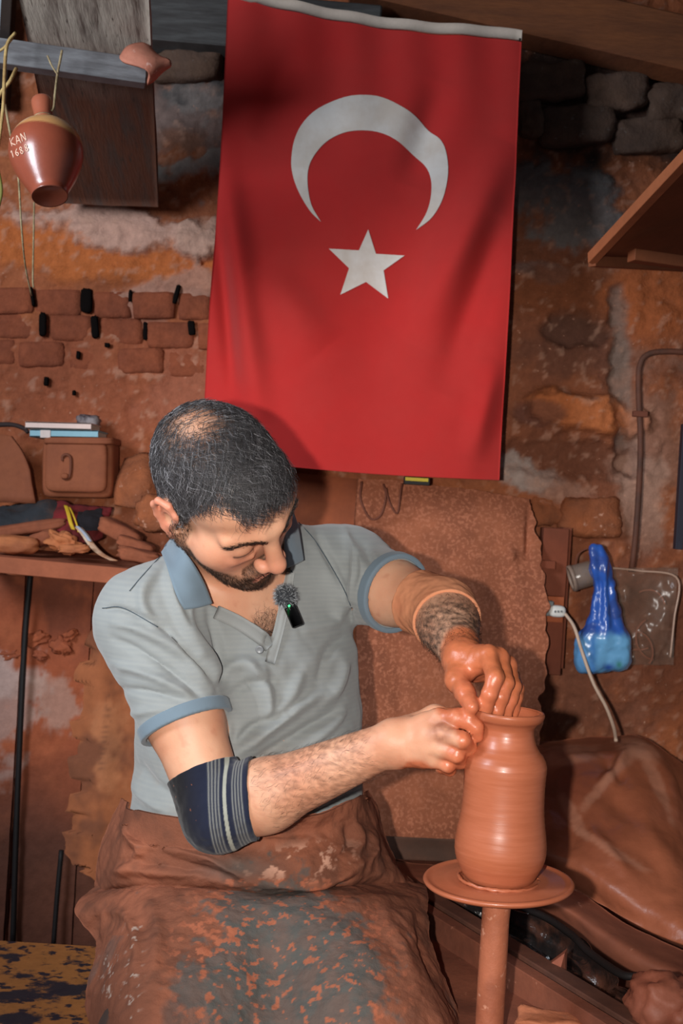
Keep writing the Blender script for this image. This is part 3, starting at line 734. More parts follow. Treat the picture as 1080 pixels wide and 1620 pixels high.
def apron_sheet(name, rows, nu, nv, fl, seed, t=.004):
    fl = [(a, b * 1.5, c) for a, b, c in fl]
    V_, F_ = grid([[px(*p) for p in r] for r in rows], nu, nv)
    if (vnorm(V_, F_) @ FW).mean() > 0: F_ = F_[:, ::-1]
    V_ = folds(V_, F_, fl, False); N_ = vnorm(V_, F_)
    V_ = V_ + N_ * (.0040 * fbm(V_ * 11 + seed, 4) + .0015 * fbm(V_ * 45, 3))[:, None]
    for _ in range(8): V_ = V_ - FW * np.clip(.009 - SH0.ev(V_), 0, .01)[:, None]
    V_, F_ = sheet_thick(V_, F_, nu, nv, t); s2 = scr(V_); X, Y = s2.T
    a = fbm(V_ * 7 + seed, 4); b = fbm(V_ * 34 + seed, 5, .6); b2 = fbm(V_ * 85 + 4, 3)
    c = mixc(np.tile(L((126, 76, 56)), (len(V_), 1)), L((150, 90, 66)), sst(-.3, .6, a))
    c = mixc(c, L((98, 62, 48)), sst(.1, .7, fbm(V_ * 22 + 8, 4)) * .6)
    cz = np.exp(-(((X - 440 - .12 * (Y - 1400)) / 175) ** 2 + ((Y - 1540) / 165) ** 2) ** 1.4)     # worn bare canvas in the middle of the lap
    bare = sst(.42, .66, cz * 1.05 + .26 * a - .30 * b - .10 * b2)
    bare = np.maximum(bare, sst(.25, .5, a) * .5 * (Y > 1480)); bare = np.maximum(bare, np.exp(-(((X - 380) / 60) ** 2 + ((Y - 1372) / 20) ** 2)) * .8)
    c = mixc(c, L((82, 80, 76)), bare * (.8 + .2 * sst(-.5, .5, b)))
    fle = sst(.36, .46, b2 + .35 * b + .15 * fbm(V_ * 150, 2)) * (Y > 1390) * sst(.1, .5, cz); c = mixc(c, L((160, 92, 66)), fle * .9)
    pale = sst(.25, .5, b + .5 * b2) * np.exp(-(((X - 480) / 75) ** 2 + ((Y - 1362 + .15 * (X - 480)) / 26) ** 2) ** 1.3)
    c = mixc(c, L((208, 158, 134)), pale)
    wl = sst(.42, .6, b2) * (np.exp(-((X - 212 + .05 * (Y - 1500)) / 12) ** 2) + np.exp(-((X - 175) / 16) ** 2) * (np.abs(Y - 1545) < 35)) * (Y > 1460); c = mixc(c, L((190, 170, 156)), np.clip(wl, 0, 1) * .8)
    return obj(name, V_, F_, apron_m, person, cols=c, label=None), (V_, F_)
w_ = .001
apron_sheet('apron', [
    [(190, 1262, 1.86), (222, 1276, 1.70), (320, 1292, 1.635), (420, 1296, 1.625), (510, 1286, 1.65), (562, 1262, 1.72), (582, 1250, 1.86)],
    [(176, 1300, 1.84), (215, 1310, 1.70), (320, 1322, 1.64), (420, 1328, 1.63), (520, 1312, 1.67), (578, 1296, 1.74), (600, 1285, 1.88)],
    [(158, 1345, 1.82), (200, 1350, 1.69), (310, 1362, 1.62), (430, 1370, 1.60), (530, 1355, 1.64), (592, 1336, 1.73), (612, 1330, 1.88)],
    [(150, 1400, 1.82), (190, 1398, 1.69), (310, 1400, 1.625), (430, 1408, 1.605), (540, 1396, 1.64), (618, 1378, 1.73), (632, 1370, 1.88)],
    [(150, 1420, 1.86), (190, 1415, 1.74), (310, 1415, 1.68), (430, 1425, 1.66), (540, 1410, 1.70), (640, 1402, 1.77), (655, 1395, 1.88)]], 220, 130,
    [([(215, 1296), (205, 1320), (225, 1350), (180, 1390)], 9 * w_, 9), ([(205, 1335), (260, 1345), (330, 1360), (390, 1392)], 8 * w_, 8), ([(190, 1362), (250, 1362), (320, 1378), (370, 1396)], -7 * w_, 6),
     ([(262, 1335), (256, 1350), (275, 1362)], -8 * w_, 5), ([(180, 1378), (240, 1378), (300, 1385)], 7 * w_, 7), ([(272, 1330), (330, 1338), (375, 1362)], 8 * w_, 9), ([(300, 1300), (400, 1330), (500, 1330)], 4 * w_, 10),
     ([(400, 1395), (480, 1402), (540, 1385), (590, 1350)], 8 * w_, 9), ([(420, 1412), (500, 1408), (560, 1385)], -6 * w_, 5), ([(560, 1300), (572, 1330), (555, 1365)], 6 * w_, 7), ([(545, 1300), (553, 1335), (530, 1360)], -5 * w_, 6),
     ([(584, 1310), (592, 1340), (585, 1375)], 6 * w_, 7), ([(225, 1300), (235, 1318), (250, 1330)], -7 * w_, 5), ([(240, 1290), (300, 1305), (380, 1312)], 5 * w_, 9)], 3)
apron_sheet('apron_skirt', [
    [(150, 1402, 1.80), (220, 1398, 1.70), (320, 1398, 1.655), (430, 1408, 1.63), (540, 1398, 1.67), (620, 1392, 1.75), (672, 1400, 1.82)],
    [(118, 1436, 1.74), (210, 1412, 1.655), (320, 1416, 1.600), (430, 1424, 1.585), (540, 1418, 1.60), (625, 1412, 1.68), (677, 1416, 1.74)],
    [(138, 1476, 1.70), (220, 1455, 1.585), (320, 1458, 1.545), (430, 1466, 1.54), (550, 1458, 1.535), (640, 1450, 1.60), (674, 1446, 1.68)],
    [(150, 1510, 1.66), (215, 1505, 1.515), (320, 1512, 1.49), (440, 1520, 1.495), (560, 1510, 1.475), (650, 1500, 1.535), (682, 1500, 1.62)],
    [(140, 1565, 1.62), (205, 1565, 1.455), (320, 1572, 1.44), (440, 1580, 1.455), (570, 1570, 1.42), (672, 1555, 1.48), (706, 1560, 1.58)],
    [(124, 1640, 1.62), (195, 1640, 1.41), (320, 1645, 1.395), (440, 1650, 1.425), (580, 1645, 1.375), (700, 1630, 1.43), (738, 1630, 1.55)],
    [(112, 1760, 1.64), (185, 1770, 1.41), (320, 1780, 1.395), (440, 1790, 1.43), (590, 1780, 1.375), (725, 1760, 1.43), (765, 1750, 1.56)]], 280, 200,
    [([(150, 1440), (200, 1450), (215, 1500), (205, 1570)], 4 * w_, 8), ([(560, 1425), (600, 1422), (668, 1424)], 4 * w_, 8), ([(660, 1440), (668, 1500), (690, 1560)], -5 * w_, 6), ([(420, 1440), (430, 1530), (440, 1620)], -6 * w_, 34),
     ([(150, 1446), (145, 1480), (155, 1500)], -6 * w_, 7), ([(230, 1420), (250, 1470), (240, 1540)], 4 * w_, 12), ([(600, 1430), (630, 1490), (660, 1560)], 4 * w_, 12)], 11)
# flakes of dried clay stuck on the apron
FLK = []
# ---------------------------------------------------------------- clip-on microphone
mc = hs(460, 964, .026); up_ = unit(px(447, 935, 1.6) - px(468, 985, 1.6)); xx = unit(np.cross(up_, -FW)); 
mic = thing('clip_microphone', mc, 'small black clip-on microphone with fuzzy grey windscreen and green light on the shirt placket', 'microphone')
V_, F_ = box(mc + up_ * -.006, (.0165, .010, .040), np.array([xx, np.cross(up_, xx), up_]), .35); obj('housing', V_, F_, mat('black_plastic', (14, 14, 15), rough=.3, spec=.5, bump=0), mic)
V_, F_ = box(mc + up_ * -.006 - unit(np.cross(up_, xx)) * .0 + FW * .009, (.010, .006, .030), np.array([xx, np.cross(up_, xx), up_]), .35); obj('clip', V_, F_, MATS['black_plastic'], mic)
V_, F_ = lathe([(.0001, -.0006), (.0017, -.0006), (.0016, .0004), (.0001, .0009)], mc + up_ * .006 - FW * .0056, 12, -FW); obj('indicator_light', V_, F_, mat('led', (60, 230, 120), bump=0, vary=0, emit=((60, 255, 130), 3)), mic)
wc = mc + up_ * .020; P_ = []
bc = SDF(); bc.ell(wc, (.0145, .0125, .015), None); V_, F_ = bc.mesh(wc - .02, wc + .02, .0015)
ws = obj('windscreen', V_, F_, mat('grey_foam', (52, 54, 58), rough=1, bump=.5, bs=600), mic)
fv = []
for i in range(1400):
    n_ = unit(rs.normal(size=3)); p0 = wc + n_ * np.array([.0135, .0115, .014]); d_ = unit(n_ + rs.normal(size=3) * .7); sd = unit(np.cross(n_, d_ + .01)) * .00025; l_ = rs.uniform(.004, .008)
    fv += [p0 - sd, p0 + sd, p0 + d_ * l_ * .6 + sd * .6, p0 + d_ * l_ + n_ * .001]
FF = np.arange(len(fv)).reshape(-1, 4); cc = np.repeat(mixc(np.tile(L((70, 72, 76)), (1400, 1)), L((190, 194, 198)), rs.uniform(0, 1, 1400)), 4, axis=0)
obj('fur', np.array(fv), FF, hair_m, mic, cols=cc, kind='stuff')
# ---------------------------------------------------------------- vase and wheel
CLAYW = mat('wet_clay', (176, 100, 70), (164, 90, 60), s=14, wid=.25, rough=.36, spec=.45, bump=.12, bs=22, stretch=(1, 1, 14), vary=.05, coat=.10, bdist=.001)
vc = px(788, 1390, 1.47); vt = px(806, 1124, 1.47); hgt = vt[2] - vc[2]
pr = [(1390, 52), (1384, 57), (1374, 62), (1362, 68), (1348, 71.5), (1334, 72), (1318, 70.5), (1300, 67.5), (1278, 65), (1255, 64), (1235, 64), (1220, 64.8), (1209, 65), (1201, 63), (1193, 59), (1186, 53), (1178, 48), (1168, 44), (1156, 41.5), (1148, 42.5), (1142, 47), (1137, 53), (1132, 56), (1127, 56.5), (1124, 55)]
pxm = 1.47 / FPX
prof = [((r) * pxm, (1390 - y) / 266 * hgt) for y, r in pr]
prf = cr([(a, b, 0) for a, b in prof], 110)[:, :2]
prf = [(r + .00008 * math.sin(h * 2600) + .0001 * math.sin(h * 900 + 1), h) for r, h in prf]
inner = [(r - .005, h) for r, h in prf[::-1] if h > .006]; inner[0] = (inner[0][0], prf[-1][1] - .0005)
V_, F_ = lathe([(.0005, 0)] + prf + inner + [(.0005, .006)], (vc[0], vc[1], vc[2]), 128)
obj('clay_vase', V_, F_, CLAYW, None, label='wet terracotta clay vase with flared rim being thrown on the wheel', cat='vase')
# wheel
wz = vc[2]; wh = thing('potters_wheel', (vc[0], vc[1], .06), "clay-covered potter's wheel head on an upright shaft under the vase", 'potter wheel')
R0 = 119 * pxm; dp = [(.0005, -.010), (R0 * .55, -.0095), (R0 * .93, -.008), (R0 * .985, -.0055), (R0, -.0025), (R0 * .985, -.0004), (R0 * .95, 0.0002), (R0 * .93, -.0012), (R0 * .86, -.0016), (R0 * .84, -.0010), (R0 * .72, -.0012), (R0 * .70, -.0004), (R0 * .62, -.0006), (.0005, -.0006)]
V_, F_ = lathe(dp, (vc[0], vc[1], wz), 128, unit(RT * -.045 + np.array([0, 0, 1])))
obj('wheel_head', V_, F_, CLAYW, wh)
V_, F_ = lathe([(.0175, -.56), (.0178, -.3), (.0172, -.2), (.0176, -.12), (.0168, -.05), (.0176, -.03), (.021, -.012), (.024, -.008)], (vc[0], vc[1], wz), 48)
V_ = V_ + vnorm(V_, np.array([f[:3] for f in F_ if len(f) == 4])) * (.0009 * fbm(V_ * 45, 3))[:, None]
obj('shaft', V_, F_, mat('clay_slip', (168, 98, 70), (138, 76, 54), s=10, thr=.55, c3=(190, 130, 105), s3=90, thr3=.66, rough=.5, spec=.4, bump=.5, bs=70), wh)
V_, F_ = lathe([(.0005, -.60), (.15, -.60), (.16, -.59), (.16, -.565), (.15, -.555), (.0005, -.555)], (vc[0], vc[1], wz), 64)
obj('flywheel', V_, F_, mat('old_wood', (96, 60, 44), (70, 46, 38), s=6, rough=.9, stretch=(1, 8, 1)), wh)
V_, F_ = tube([(vc[0] + math.cos(a) * .049, vc[1] + math.sin(a) * .049, wz + .0005) for a in np.linspace(0, 6.28, 60)], .0022 , 6); V_ = V_ + rs.normal(size=V_.shape) * .0006
obj('slip_ring', V_, F_, CLAYW, wh)
# ================================================================ the room
WY = 2.55
DUST = (160, 92, 58)
# ---- back wall: rubble, mud plaster, brick, coated with red clay dust
xs = np.concatenate([np.linspace(-1.9, -.86, 14)[:-1], np.linspace(-.86, .86, 330), np.linspace(.86, 1.9, 14)[1:]])
zs = np.concatenate([np.linspace(0, .15, 5)[:-1], np.linspace(.15, 2.42, 430), np.linspace(2.42, 2.75, 6)[1:]])
nx, nz_ = len(xs), len(zs)
X, Z = np.meshgrid(xs, zs); X = X.ravel(); Z = Z.ravel()
P3 = np.stack([X, np.zeros_like(X), Z], 1)
w1 = fbm(P3 * 2.2, 4); w2 = fbm(P3 * 9 + 4, 5, .55); w3 = fbm(P3 * 38 + 9, 4, .6)
S2 = scr(np.stack([X, np.full_like(X, WY), Z], 1)); U, W = S2.T
def blob(cx, cy, rx, ry, ang=0, edge=.25, nz=.55):          # irregular patch on the wall, 0..1
    c, s_ = math.cos(math.radians(ang)), math.sin(math.radians(ang)); u = (U - cx) * c + (W - cy) * s_; v = -(U - cx) * s_ + (W - cy) * c
    r = np.sqrt((u / rx) ** 2 + (v / ry) ** 2); return sst(edge, -edge, r - 1 + nz * w2 + .35 * nz * w3)
col = mixc(np.tile(L((160, 92, 60)), (len(X), 1)), L((126, 72, 50)), sst(-.5, .6, w1))
col = mixc(col, L((178, 104, 66)), sst(.1, .8, w2) * .5)
dep = .016 * w1 + .010 * w2 + .0035 * w3
def paint(b, colr, a=1.0, d=0):
    global col, dep
    col = mixc(col, L(colr), b * a); dep = dep + b * d
# orange plaster ledge bands on the left
paint(blob(170, 400, 260, 45, 7, .2, .3), (188, 104, 56), .9, .012)
paint(blob(200, 365, 190, 30, 9, .2, .6), (198, 158, 140), .85, .020)
paint(blob(330, 378, 60, 30, 9, .2, .6), (190, 150, 130), .8, .018)
paint(blob(270, 458, 70, 26, -8, .2, .8), (176, 134, 116), .75, .008)
paint(blob(225, 490, 45, 22, 20, .2, .8), (170, 128, 110), .6, .004)
paint(blob(300, 205, 70, 90, 20, .3, .9), (120, 114, 110), .65, .006)
paint(blob(300, 265, 60, 26, -10, .2, .8), (165, 158, 150), .8, .012)
paint(blob(315, 150, 50, 30, 30, .2, .8), (140, 132, 126), .6, .008)
paint(blob(290, 230, 40, 24, 10, .3, .5), (130, 80, 54), .6)
paint(blob(170, 610, 260, 110, 3, .4, .3), (142, 78, 56), .6)
paint(blob(290, 640, 60, 90, 0, .4, .6), (158, 96, 74), .6)
# right side
paint(blob(900, 560, 190, 420, 0, .5, .5), (118, 76, 58), .45)
paint(blob(960, 220, 220, 46, 4, .3, .3), (118, 66, 40), .8)
paint(blob(910, 330, 105, 58, 22, .25, .6), (120, 114, 110), .9, .010)
paint(blob(890, 290, 70, 25, 8, .25, .6), (116, 110, 106), .8, .008)
paint(blob(850, 430, 50, 14, 5, .3, .7), (110, 104, 102), .6, .004)
paint(blob(900, 470, 120, 45, 8, .4, .4), (128, 72, 44), .7)
paint(blob(1030, 470, 70, 80, 0, .3, .3), (170, 92, 52), .8, .012)
paint(blob(915, 520, 60, 26, 5, .3, .5), (92, 62, 50), .9, -.014)
paint(blob(905, 560, 85, 40, 0, .4, .5), (100, 66, 54), .6)
paint(blob(982, 610, 16, 130, -3, .3, .5), (128, 112, 102), .75, -.012)
paint(blob(990, 690, 22, 50, -14, .3, .5), (116, 106, 100), .8, -.02)
paint(blob(925, 655, 85, 34, 12, .2, .35), (180, 104, 62), .95, .035)
paint(blob(850, 655, 38, 18, 5, .3, .5), (92, 62, 56), .6, -.004)
paint(blob(900, 722, 95, 34, 4, .3, .4), (112, 68, 50), .8, -.016)  # hollow under the ledge, the shade beneath it painted dark
paint(blob(830, 760, 50, 30, 12, .25, .8), (176, 160, 150), .8, .008)
paint(blob(880, 780, 70, 26, 20, .3, .9), (168, 128, 110), .6, .004)
paint(blob(930, 820, 40, 34, 0, .3, .6), (150, 84, 56), .7, .01)
paint(blob(1040, 720, 60, 130, 0, .4, .9), (150, 110, 92), .6, .004)
paint(blob(1030, 800, 40, 60, 0, .3, .9), (172, 138, 120), .5)
paint(blob(1010, 1010, 120, 150, 0, .5, .5), (120, 74, 56), .6)
paint(blob(930, 1120, 100, 60, 0, .4, .9), (134, 88, 70), .5)
paint(sst(.35, .75, w3 + .4 * w2), (196, 150, 126), .35)
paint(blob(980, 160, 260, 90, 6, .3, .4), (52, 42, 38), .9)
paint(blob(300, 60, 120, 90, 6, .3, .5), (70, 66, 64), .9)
# left below the shelf: red earth with whitish salts
paint(sst(880, 930, W) * sst(420, 250, U), (150, 76, 48), .7)
paint(blob(20, 1110, 60, 110, 0, .3, .9), (176, 150, 140), .6)
paint(blob(85, 1120, 45, 60, 0, .3, .9), (170, 140, 126), .45)
paint(blob(100, 1400, 240, 190, 0, .5, .3), (88, 54, 42), .55)
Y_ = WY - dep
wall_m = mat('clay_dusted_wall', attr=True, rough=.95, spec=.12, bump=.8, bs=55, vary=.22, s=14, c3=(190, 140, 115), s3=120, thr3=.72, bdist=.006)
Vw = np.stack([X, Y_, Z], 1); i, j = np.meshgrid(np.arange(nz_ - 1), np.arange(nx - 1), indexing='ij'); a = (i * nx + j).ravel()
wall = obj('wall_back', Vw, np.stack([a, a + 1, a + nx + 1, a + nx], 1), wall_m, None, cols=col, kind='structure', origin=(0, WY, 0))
# bricks of the left stretch (each one a piece), joints left open where the mortar has fallen out
brick_m = mat('clay_dusted_brick', (148, 80, 54), (120, 66, 48), s=12, wid=.3, rough=.95, spec=.12, bump=.9, bs=45, vary=.26, bdist=.005)
def wdep(x, z):
    k = np.argmin((xs - x) ** 2); q_ = np.argmin((zs - z) ** 2); return Y_[q_ * nx + k]
rb = random.Random(5)
BR = [[(-30, 52, 476), (56, 126, 478), (150, 206, 482), (212, 276, 484), (284, 332, 486)],
      [(-40, 63, 514), (74, 144, 518), (158, 224, 524), (234, 306, 530), (316, 350, 533)],
      [(-30, 22, 556), (28, 100, 560), (108, 178, 566), (186, 258, 571), (266, 330, 576)],
      [(-40, 58, 598), (64, 134, 602), (142, 214, 607), (222, 292, 612), (298, 346, 616)],
      [(-30, 20, 640), (26, 98, 643), (106, 176, 648), (184, 250, 653), (256, 326, 657)],
      [(-1, -1, 0)]]
for r_, row in enumerate(BR[:3]):
    for x0, x1, y in row:
        yy = y; c = py((x0 + x1) / 2, yy, WY); wdt = (x1 - x0) / FPX * WY
        pro = (.010, .010, .003)[r_] + rb.uniform(-.003, .002)
        yf = wdep(c[0], c[2]) - pro
        R_ = Matrix.Rotation(-math.radians(3.2 + rb.uniform(-1, 1)), 3, 'Y').transposed(); R_ = np.array(R_)
        v_, f_ = rock((c[0], yf + .04, c[2]), (wdt + .004, .08, .056), R_, n=7, amp=.035, p=(14, 14, 9)[r_], seed=rb.random() * 50)
        obj('brick', v_, f_, brick_m, wall)
# open joints: solid dark blocks between the bricks stand in for the shade
shadow_m = mat('gap_shade', (22, 18, 17), rough=1, spec=0, bump=.3, bs=80)
for cx, cy, w_, h_, an in ((137, 476, 18, 38, 3), (69, 514, 11, 36, 3), (151, 518, 12, 34, 8), (230, 524, 7, 28, 3), (304, 520, 11, 22, 8), (52, 470, 5, 30, 12), (208, 470, 5, 18, 0), (281, 468, 7, 30, -12), (171, 547, 8, 7, 0), (124, 562, 6, 12, 0), (118, 622, 5, 8, 0), (75, 604, 7, 14, 0)):
    c = py(cx, cy, WY); yf = wdep(c[0], c[2]) - .0095
    v_, f_ = rock((c[0], yf, c[2]), (w_ / FPX * WY, .012, h_ / FPX * WY), np.array(Matrix.Rotation(-math.radians(an), 3, 'Y').transposed()), n=5, amp=.12, p=6, seed=cx)
    obj('joint_shade_block', v_, f_, shadow_m, wall)
stone_m = mat('sooty_stone', (78, 64, 58), (104, 78, 62), s=7, wid=.3, c3=(110, 98, 90), s3=50, thr3=.68, rough=.95, spec=.15, bump=.9, bs=40, vary=.25, bdist=.006)
stone2 = mat('dusty_stone', (160, 92, 58), (120, 74, 54), s=9, wid=.25, c3=(190, 140, 116), s3=60, thr3=.68, rough=.95, spec=.12, bump=.9, bs=50, vary=.2, bdist=.006)
for cx, cy, w_, h_, an, pr_, mm in ((868, 133, 112, 58, 8, .03, 0), (974, 148, 100, 58, 9, .036, 0), (1062, 164, 84, 60, 9, .028, 0), (838, 190, 40, 56, 5, .026, 0), (912, 198, 116, 60, 7, .034, 0), (1024, 212, 116, 58, 8, .03, 0),
                           (298, 112, 110, 50, 6, .03, 0), (300, 64, 110, 50, 5, .03, 0),
                           (930, 818, 96, 64, 5, .008, 1), (868, 806, 60, 50, 10, .004, 1)):
    c = py(cx, cy, WY); yf = wdep(c[0], c[2]) - pr_
    v_, f_ = rock((c[0], yf + .06, c[2]), (w_ / FPX * WY, .13, h_ / FPX * WY), np.array(Matrix.Rotation(-math.radians(an), 3, 'Y').transposed()), n=11, amp=.09, p=7, seed=cx * .37)
    v_ = v_ + vnorm(v_, np.array(f_)) * (.007 * fbm(v_ * 16, 4))[:, None]
    obj('stone', v_, f_, stone2 if mm else stone_m, wall)
# floor, ceiling
fm = mat('packed_clay_floor', (104, 62, 46), (82, 50, 40), s=4, rough=.95, bump=.6, bs=40, vary=.2)
gx, gy = np.meshgrid(np.linspace(-1.9, 1.9, 60), np.linspace(-.6, 2.62, 50)); g = np.stack([gx.ravel(), gy.ravel(), np.zeros(gx.size)], 1); g[:, 2] = np.minimum(.008 * fbm(g * 3, 4) - .004, 0)
i, j = np.meshgrid(np.arange(49), np.arange(59), indexing='ij'); a = (i * 60 + j).ravel()
obj('floor', g, np.stack([a, a + 1, a + 61, a + 60], 1), fm, None, kind='structure')
dark_w = mat('sooty_timber', (40, 33, 31), (60, 48, 42), s=6, rough=.9, spec=.2, bump=.6, bs=30, stretch=(1, 8, 1), vary=.2)
ceil = obj('ceiling', *box((0, 1.2, 2.66), (3.8, 3.0, .04), None, .1), dark_w, None, False, kind='structure')
for k in range(16):                                                    # ceiling boards, running towards the wall
    x0 = -1.75 + k * .235; v_, f_ = box((x0, 1.9, 2.425 + .008 * (k % 3)), (.215, 1.4, .022), np.array(Matrix.Rotation(.22 * 0 + .0, 3, 'Z')), .1)
    v_[:, 2] += (2.6 - v_[:, 1]) * .06; obj('board', v_, f_, dark_w, ceil, False)
beam_m = mat('clay_stained_timber', (140, 84, 52), (108, 66, 46), s=5, wid=.3, rough=.85, spec=.2, bump=.6, bs=30, stretch=(8, 1, 1.5) if 0 else (1.2, 1, 10), vary=.2)
a_ = py(560, -40, 2.50); b_ = py(1200, 108, 2.50)
v_, f_ = cuboid_between(a_ + (a_ - b_) * 0.0, b_, .11, .085, (0, 1, 0), .08)
v_ = rough_up(v_, .003, 6); obj('trim_1', v_, f_, beam_m, None, False, kind='structure')
a_ = py(120, 20, 2.50); b_ = py(600, 62, 2.50)
v_, f_ = cuboid_between(a_, b_, .11, .08, (0, 1, 0), .08); obj('trim_2', v_, f_, mat('grey_timber', (84, 82, 80), (64, 60, 58), s=5, rough=.85, bump=.6, bs=30, stretch=(1.2, 1, 10), vary=.2), None, False, kind='structure')
# small window opening high on the left (source of the cool light)
wm = thing('window_1', py(-12, 30, 2.53), None, None); wm['kind'] = 'structure'
wc_ = py(-58, 30, 2.515)
obj('pane', *box(wc_, (.17, .006, .30), None, .1), mat('daylight_pane', (150, 156, 162), bump=0, vary=0, rough=.3, emit=((160, 172, 186), .22)), wm, False)
for dx, dz, sx, sz in ((-.095, 0, .03, .36), (.095, 0, .022, .36), (0, -.165, .2, .03), (0, .165, .2, .03)): obj('frame', *box(wc_ + (dx, -.008, dz), (sx, .035, sz), None, .1), dark_w, wm, False)

# ================================================================ flag
FY = 2.34
flag = thing('flag', py(550, 755, FY), 'large red flag with white crescent and star hanging on the wall', 'flag')
def fpt(u, v):                                    # outline of the hanging cloth, pixels -> plane
    lx = np.interp(v, [0, .2, .42, .67, .9, 1], [360, 353, 345, 331, 322, 319]); ly = -8 + v * 731
    rx = np.interp(v, [0, .3, .6, 1], [824, 814, 803, 788]); ry = 68 + v * 692
    top = 9 * math.sin(math.pi * u) if v < .5 else 0
    return lx + (rx - lx) * u, ly + (ry - ly) * u + (14 * math.sin(math.pi * min(u * 1.1, 1)) * (1 - v)) * (1 if u < .95 else .3) - (0) + (6 * math.sin(math.pi * u) * v)
def fY(x, z):                                     # folds of the cloth
    x = np.asarray(x, float); z = np.asarray(z, float); q = (2.3 - z); 
    p = np.stack([x * 1.5, 0 * x, z * .6], 1)
    y = .012 * np.sin(x * 17 + .6 * np.sin(z * 5)) * sst(.0, .6, q) + .012 * np.sin((x * 9 + z * 7.5) + .5) * sst(.2, .9, q) + .012 * noise(p * 2.2)
    y += .012 * np.sin((x * 11 - z * 8) + 2) * sst(.1, .6, q) * sst(-.1, .3, x)
    y += .004 * np.sin(x * 60 + z * 6) * sst(.5, 0, q) - .020 * sst(.35, 1.2, q)
    for (x0, y0), (x1, y1), am, wd in (((352, 230), (415, 700), -.016, 24), ((345, 330), (372, 640), .012, 14), ((815, 210), (640, 560), -.016, 34), ((800, 330), (690, 640), .012, 26), ((400, 420), (520, 560), -.010, 36), ((785, 560), (740, 740), -.010, 20), ((700, 120), (640, 300), .008, 26), ((470, 60), (400, 230), .006, 22)):
        a, b = py(x0, y0, FY), py(x1, y1, FY); a = a[[0, 2]]; b = b[[0, 2]]; e = b - a; w_ = np.stack([x, z], 1) - a; t = np.clip(w_ @ e / (e @ e), 0, 1)
        d = np.linalg.norm(w_ - t[:, None] * e, axis=1); y = y + 2.3 * am * np.exp(-(d / (wd / FPX * FY)) ** 2) * np.sin(np.clip(t, .05, .95) * math.pi)
    return FY + y * 1.0
nu, nv = 150, 230; G = np.array([py(*fpt(u, v), FY) for v in np.linspace(0, 1, nv) for u in np.linspace(0, 1, nu)])
G[:, 1] = fY(G[:, 0], G[:, 2]); i, j = np.meshgrid(np.arange(nv - 1), np.arange(nu - 1), indexing='ij'); a = (i * nu + j).ravel(); Fg = np.stack([a, a + nu, a + nu + 1, a + 1], 1)
if (vnorm(G, Fg) @ FW).mean() > 0: Fg = Fg[:, ::-1]
red_m = mat('red_cloth', (186, 42, 40), (178, 50, 46), s=5, wid=.3, rough=.85, spec=.15, bump=.25, bs=500, sheen=.1, vary=.04, bdist=.0006)
white_m = mat('white_cloth', (222, 214, 206), (205, 190, 176), s=12, wid=.2, rough=.85, spec=.15, bump=.25, bs=500, vary=.04, bdist=.0006)
V_, F_ = sheet_thick(G, Fg, nu, nv, .0012); obj('cloth', V_, F_, red_m, flag)
def patch(name, pts, off, matl):
    q_ = [py(x, y, FY) for x, y in pts]; P2 = [(p[0], p[2]) for p in q_]; n = len(P2); ar = np.array(P2)
    inn = []; st = .007
    gx_, gz_ = np.meshgrid(np.arange(ar[:, 0].min(), ar[:, 0].max(), st), np.arange(ar[:, 1].min(), ar[:, 1].max(), st)); gp = np.stack([gx_.ravel(), gz_.ravel()], 1)
    gp = gp[poly_sd(gp, ar) < -.002]
    allp = [Vector(p) for p in P2] + [Vector(p) for p in gp]
    vo, _, fo = delaunay_2d_cdt(allp, [(k, (k + 1) % n) for k in range(n)], [], 1, 1e-6)[:3]
    vv = np.array([(v.x, 0, v.y) for v in vo]); vv[:, 1] = fY(vv[:, 0], vv[:, 2]) - off
    ff = [tuple(f) for f in fo]; tri = np.array([f[:3] for f in ff]); nn = np.cross(vv[tri[:, 1]] - vv[tri[:, 0]], vv[tri[:, 2]] - vv[tri[:, 0]])
    if nn[:, 1].mean() > 0: ff = [f[::-1] for f in ff]
    return obj(name, vv, ff, matl, flag)
z5 = lambda L_: [(310 + x / 2.038, y / 2.038) for x, y in L_]
def smooth_poly(P_, n): P_ = np.array([(x, y, 0) for x, y in P_]); return [(p[0], p[1]) for p in cr(P_, n)]
outer = smooth_poly(z5([(403, 720), (368, 685), (335, 630), (314, 575), (307, 520), (318, 450), (348, 395), (400, 350), (480, 318), (560, 311), (610, 320), (665, 347), (715, 378), (752, 415), (787, 446), (806, 490), (812, 560), (795, 640), (760, 700), (710, 738)]), 70)
inn_ = smooth_poly(z5([(710, 738), (740, 690), (756, 640), (758, 580), (740, 532), (700, 493), (650, 455), (600, 432), (545, 425), (480, 432), (425, 458), (385, 500), (363, 545), (360, 600), (372, 665), (403, 720)]), 60)
patch('crescent', outer[:-1] + inn_[:-1], .0016, white_m)
patch('star', z5([(555, 738), (580, 815), (673, 820), (605, 868), (620, 960), (548, 907), (465, 952), (493, 865), (428, 805), (525, 806)]), .0016, white_m)
tb = [fpt(u, 0) for u in np.linspace(.0, 1, 40)]; P_ = [py(x, y - 6 * (1 if u_ > .08 else .3), FY) for (x, y), u_ in zip(tb, np.linspace(0, 1, 40))]
rows = [[p + (0, fY([p[0]], [p[2]])[0] - FY - .004, dz) for p in P_] for dz in (.014, .004, -.006)]
V_ = np.array(rows).reshape(-1, 3); i, j = np.meshgrid(np.arange(2), np.arange(39), indexing='ij'); a = (i * 40 + j).ravel(); F_ = np.stack([a, a + 1, a + 41, a + 40], 1)
if (vnorm(V_, F_) @ FW).mean() > 0: F_ = F_[:, ::-1]
V_, F_ = sheet_thick(V_, F_, 40, 3, .003); obj('header_band', V_, F_, mat('canvas_band', (200, 182, 166), rough=.9, bump=.3, bs=300), flag)
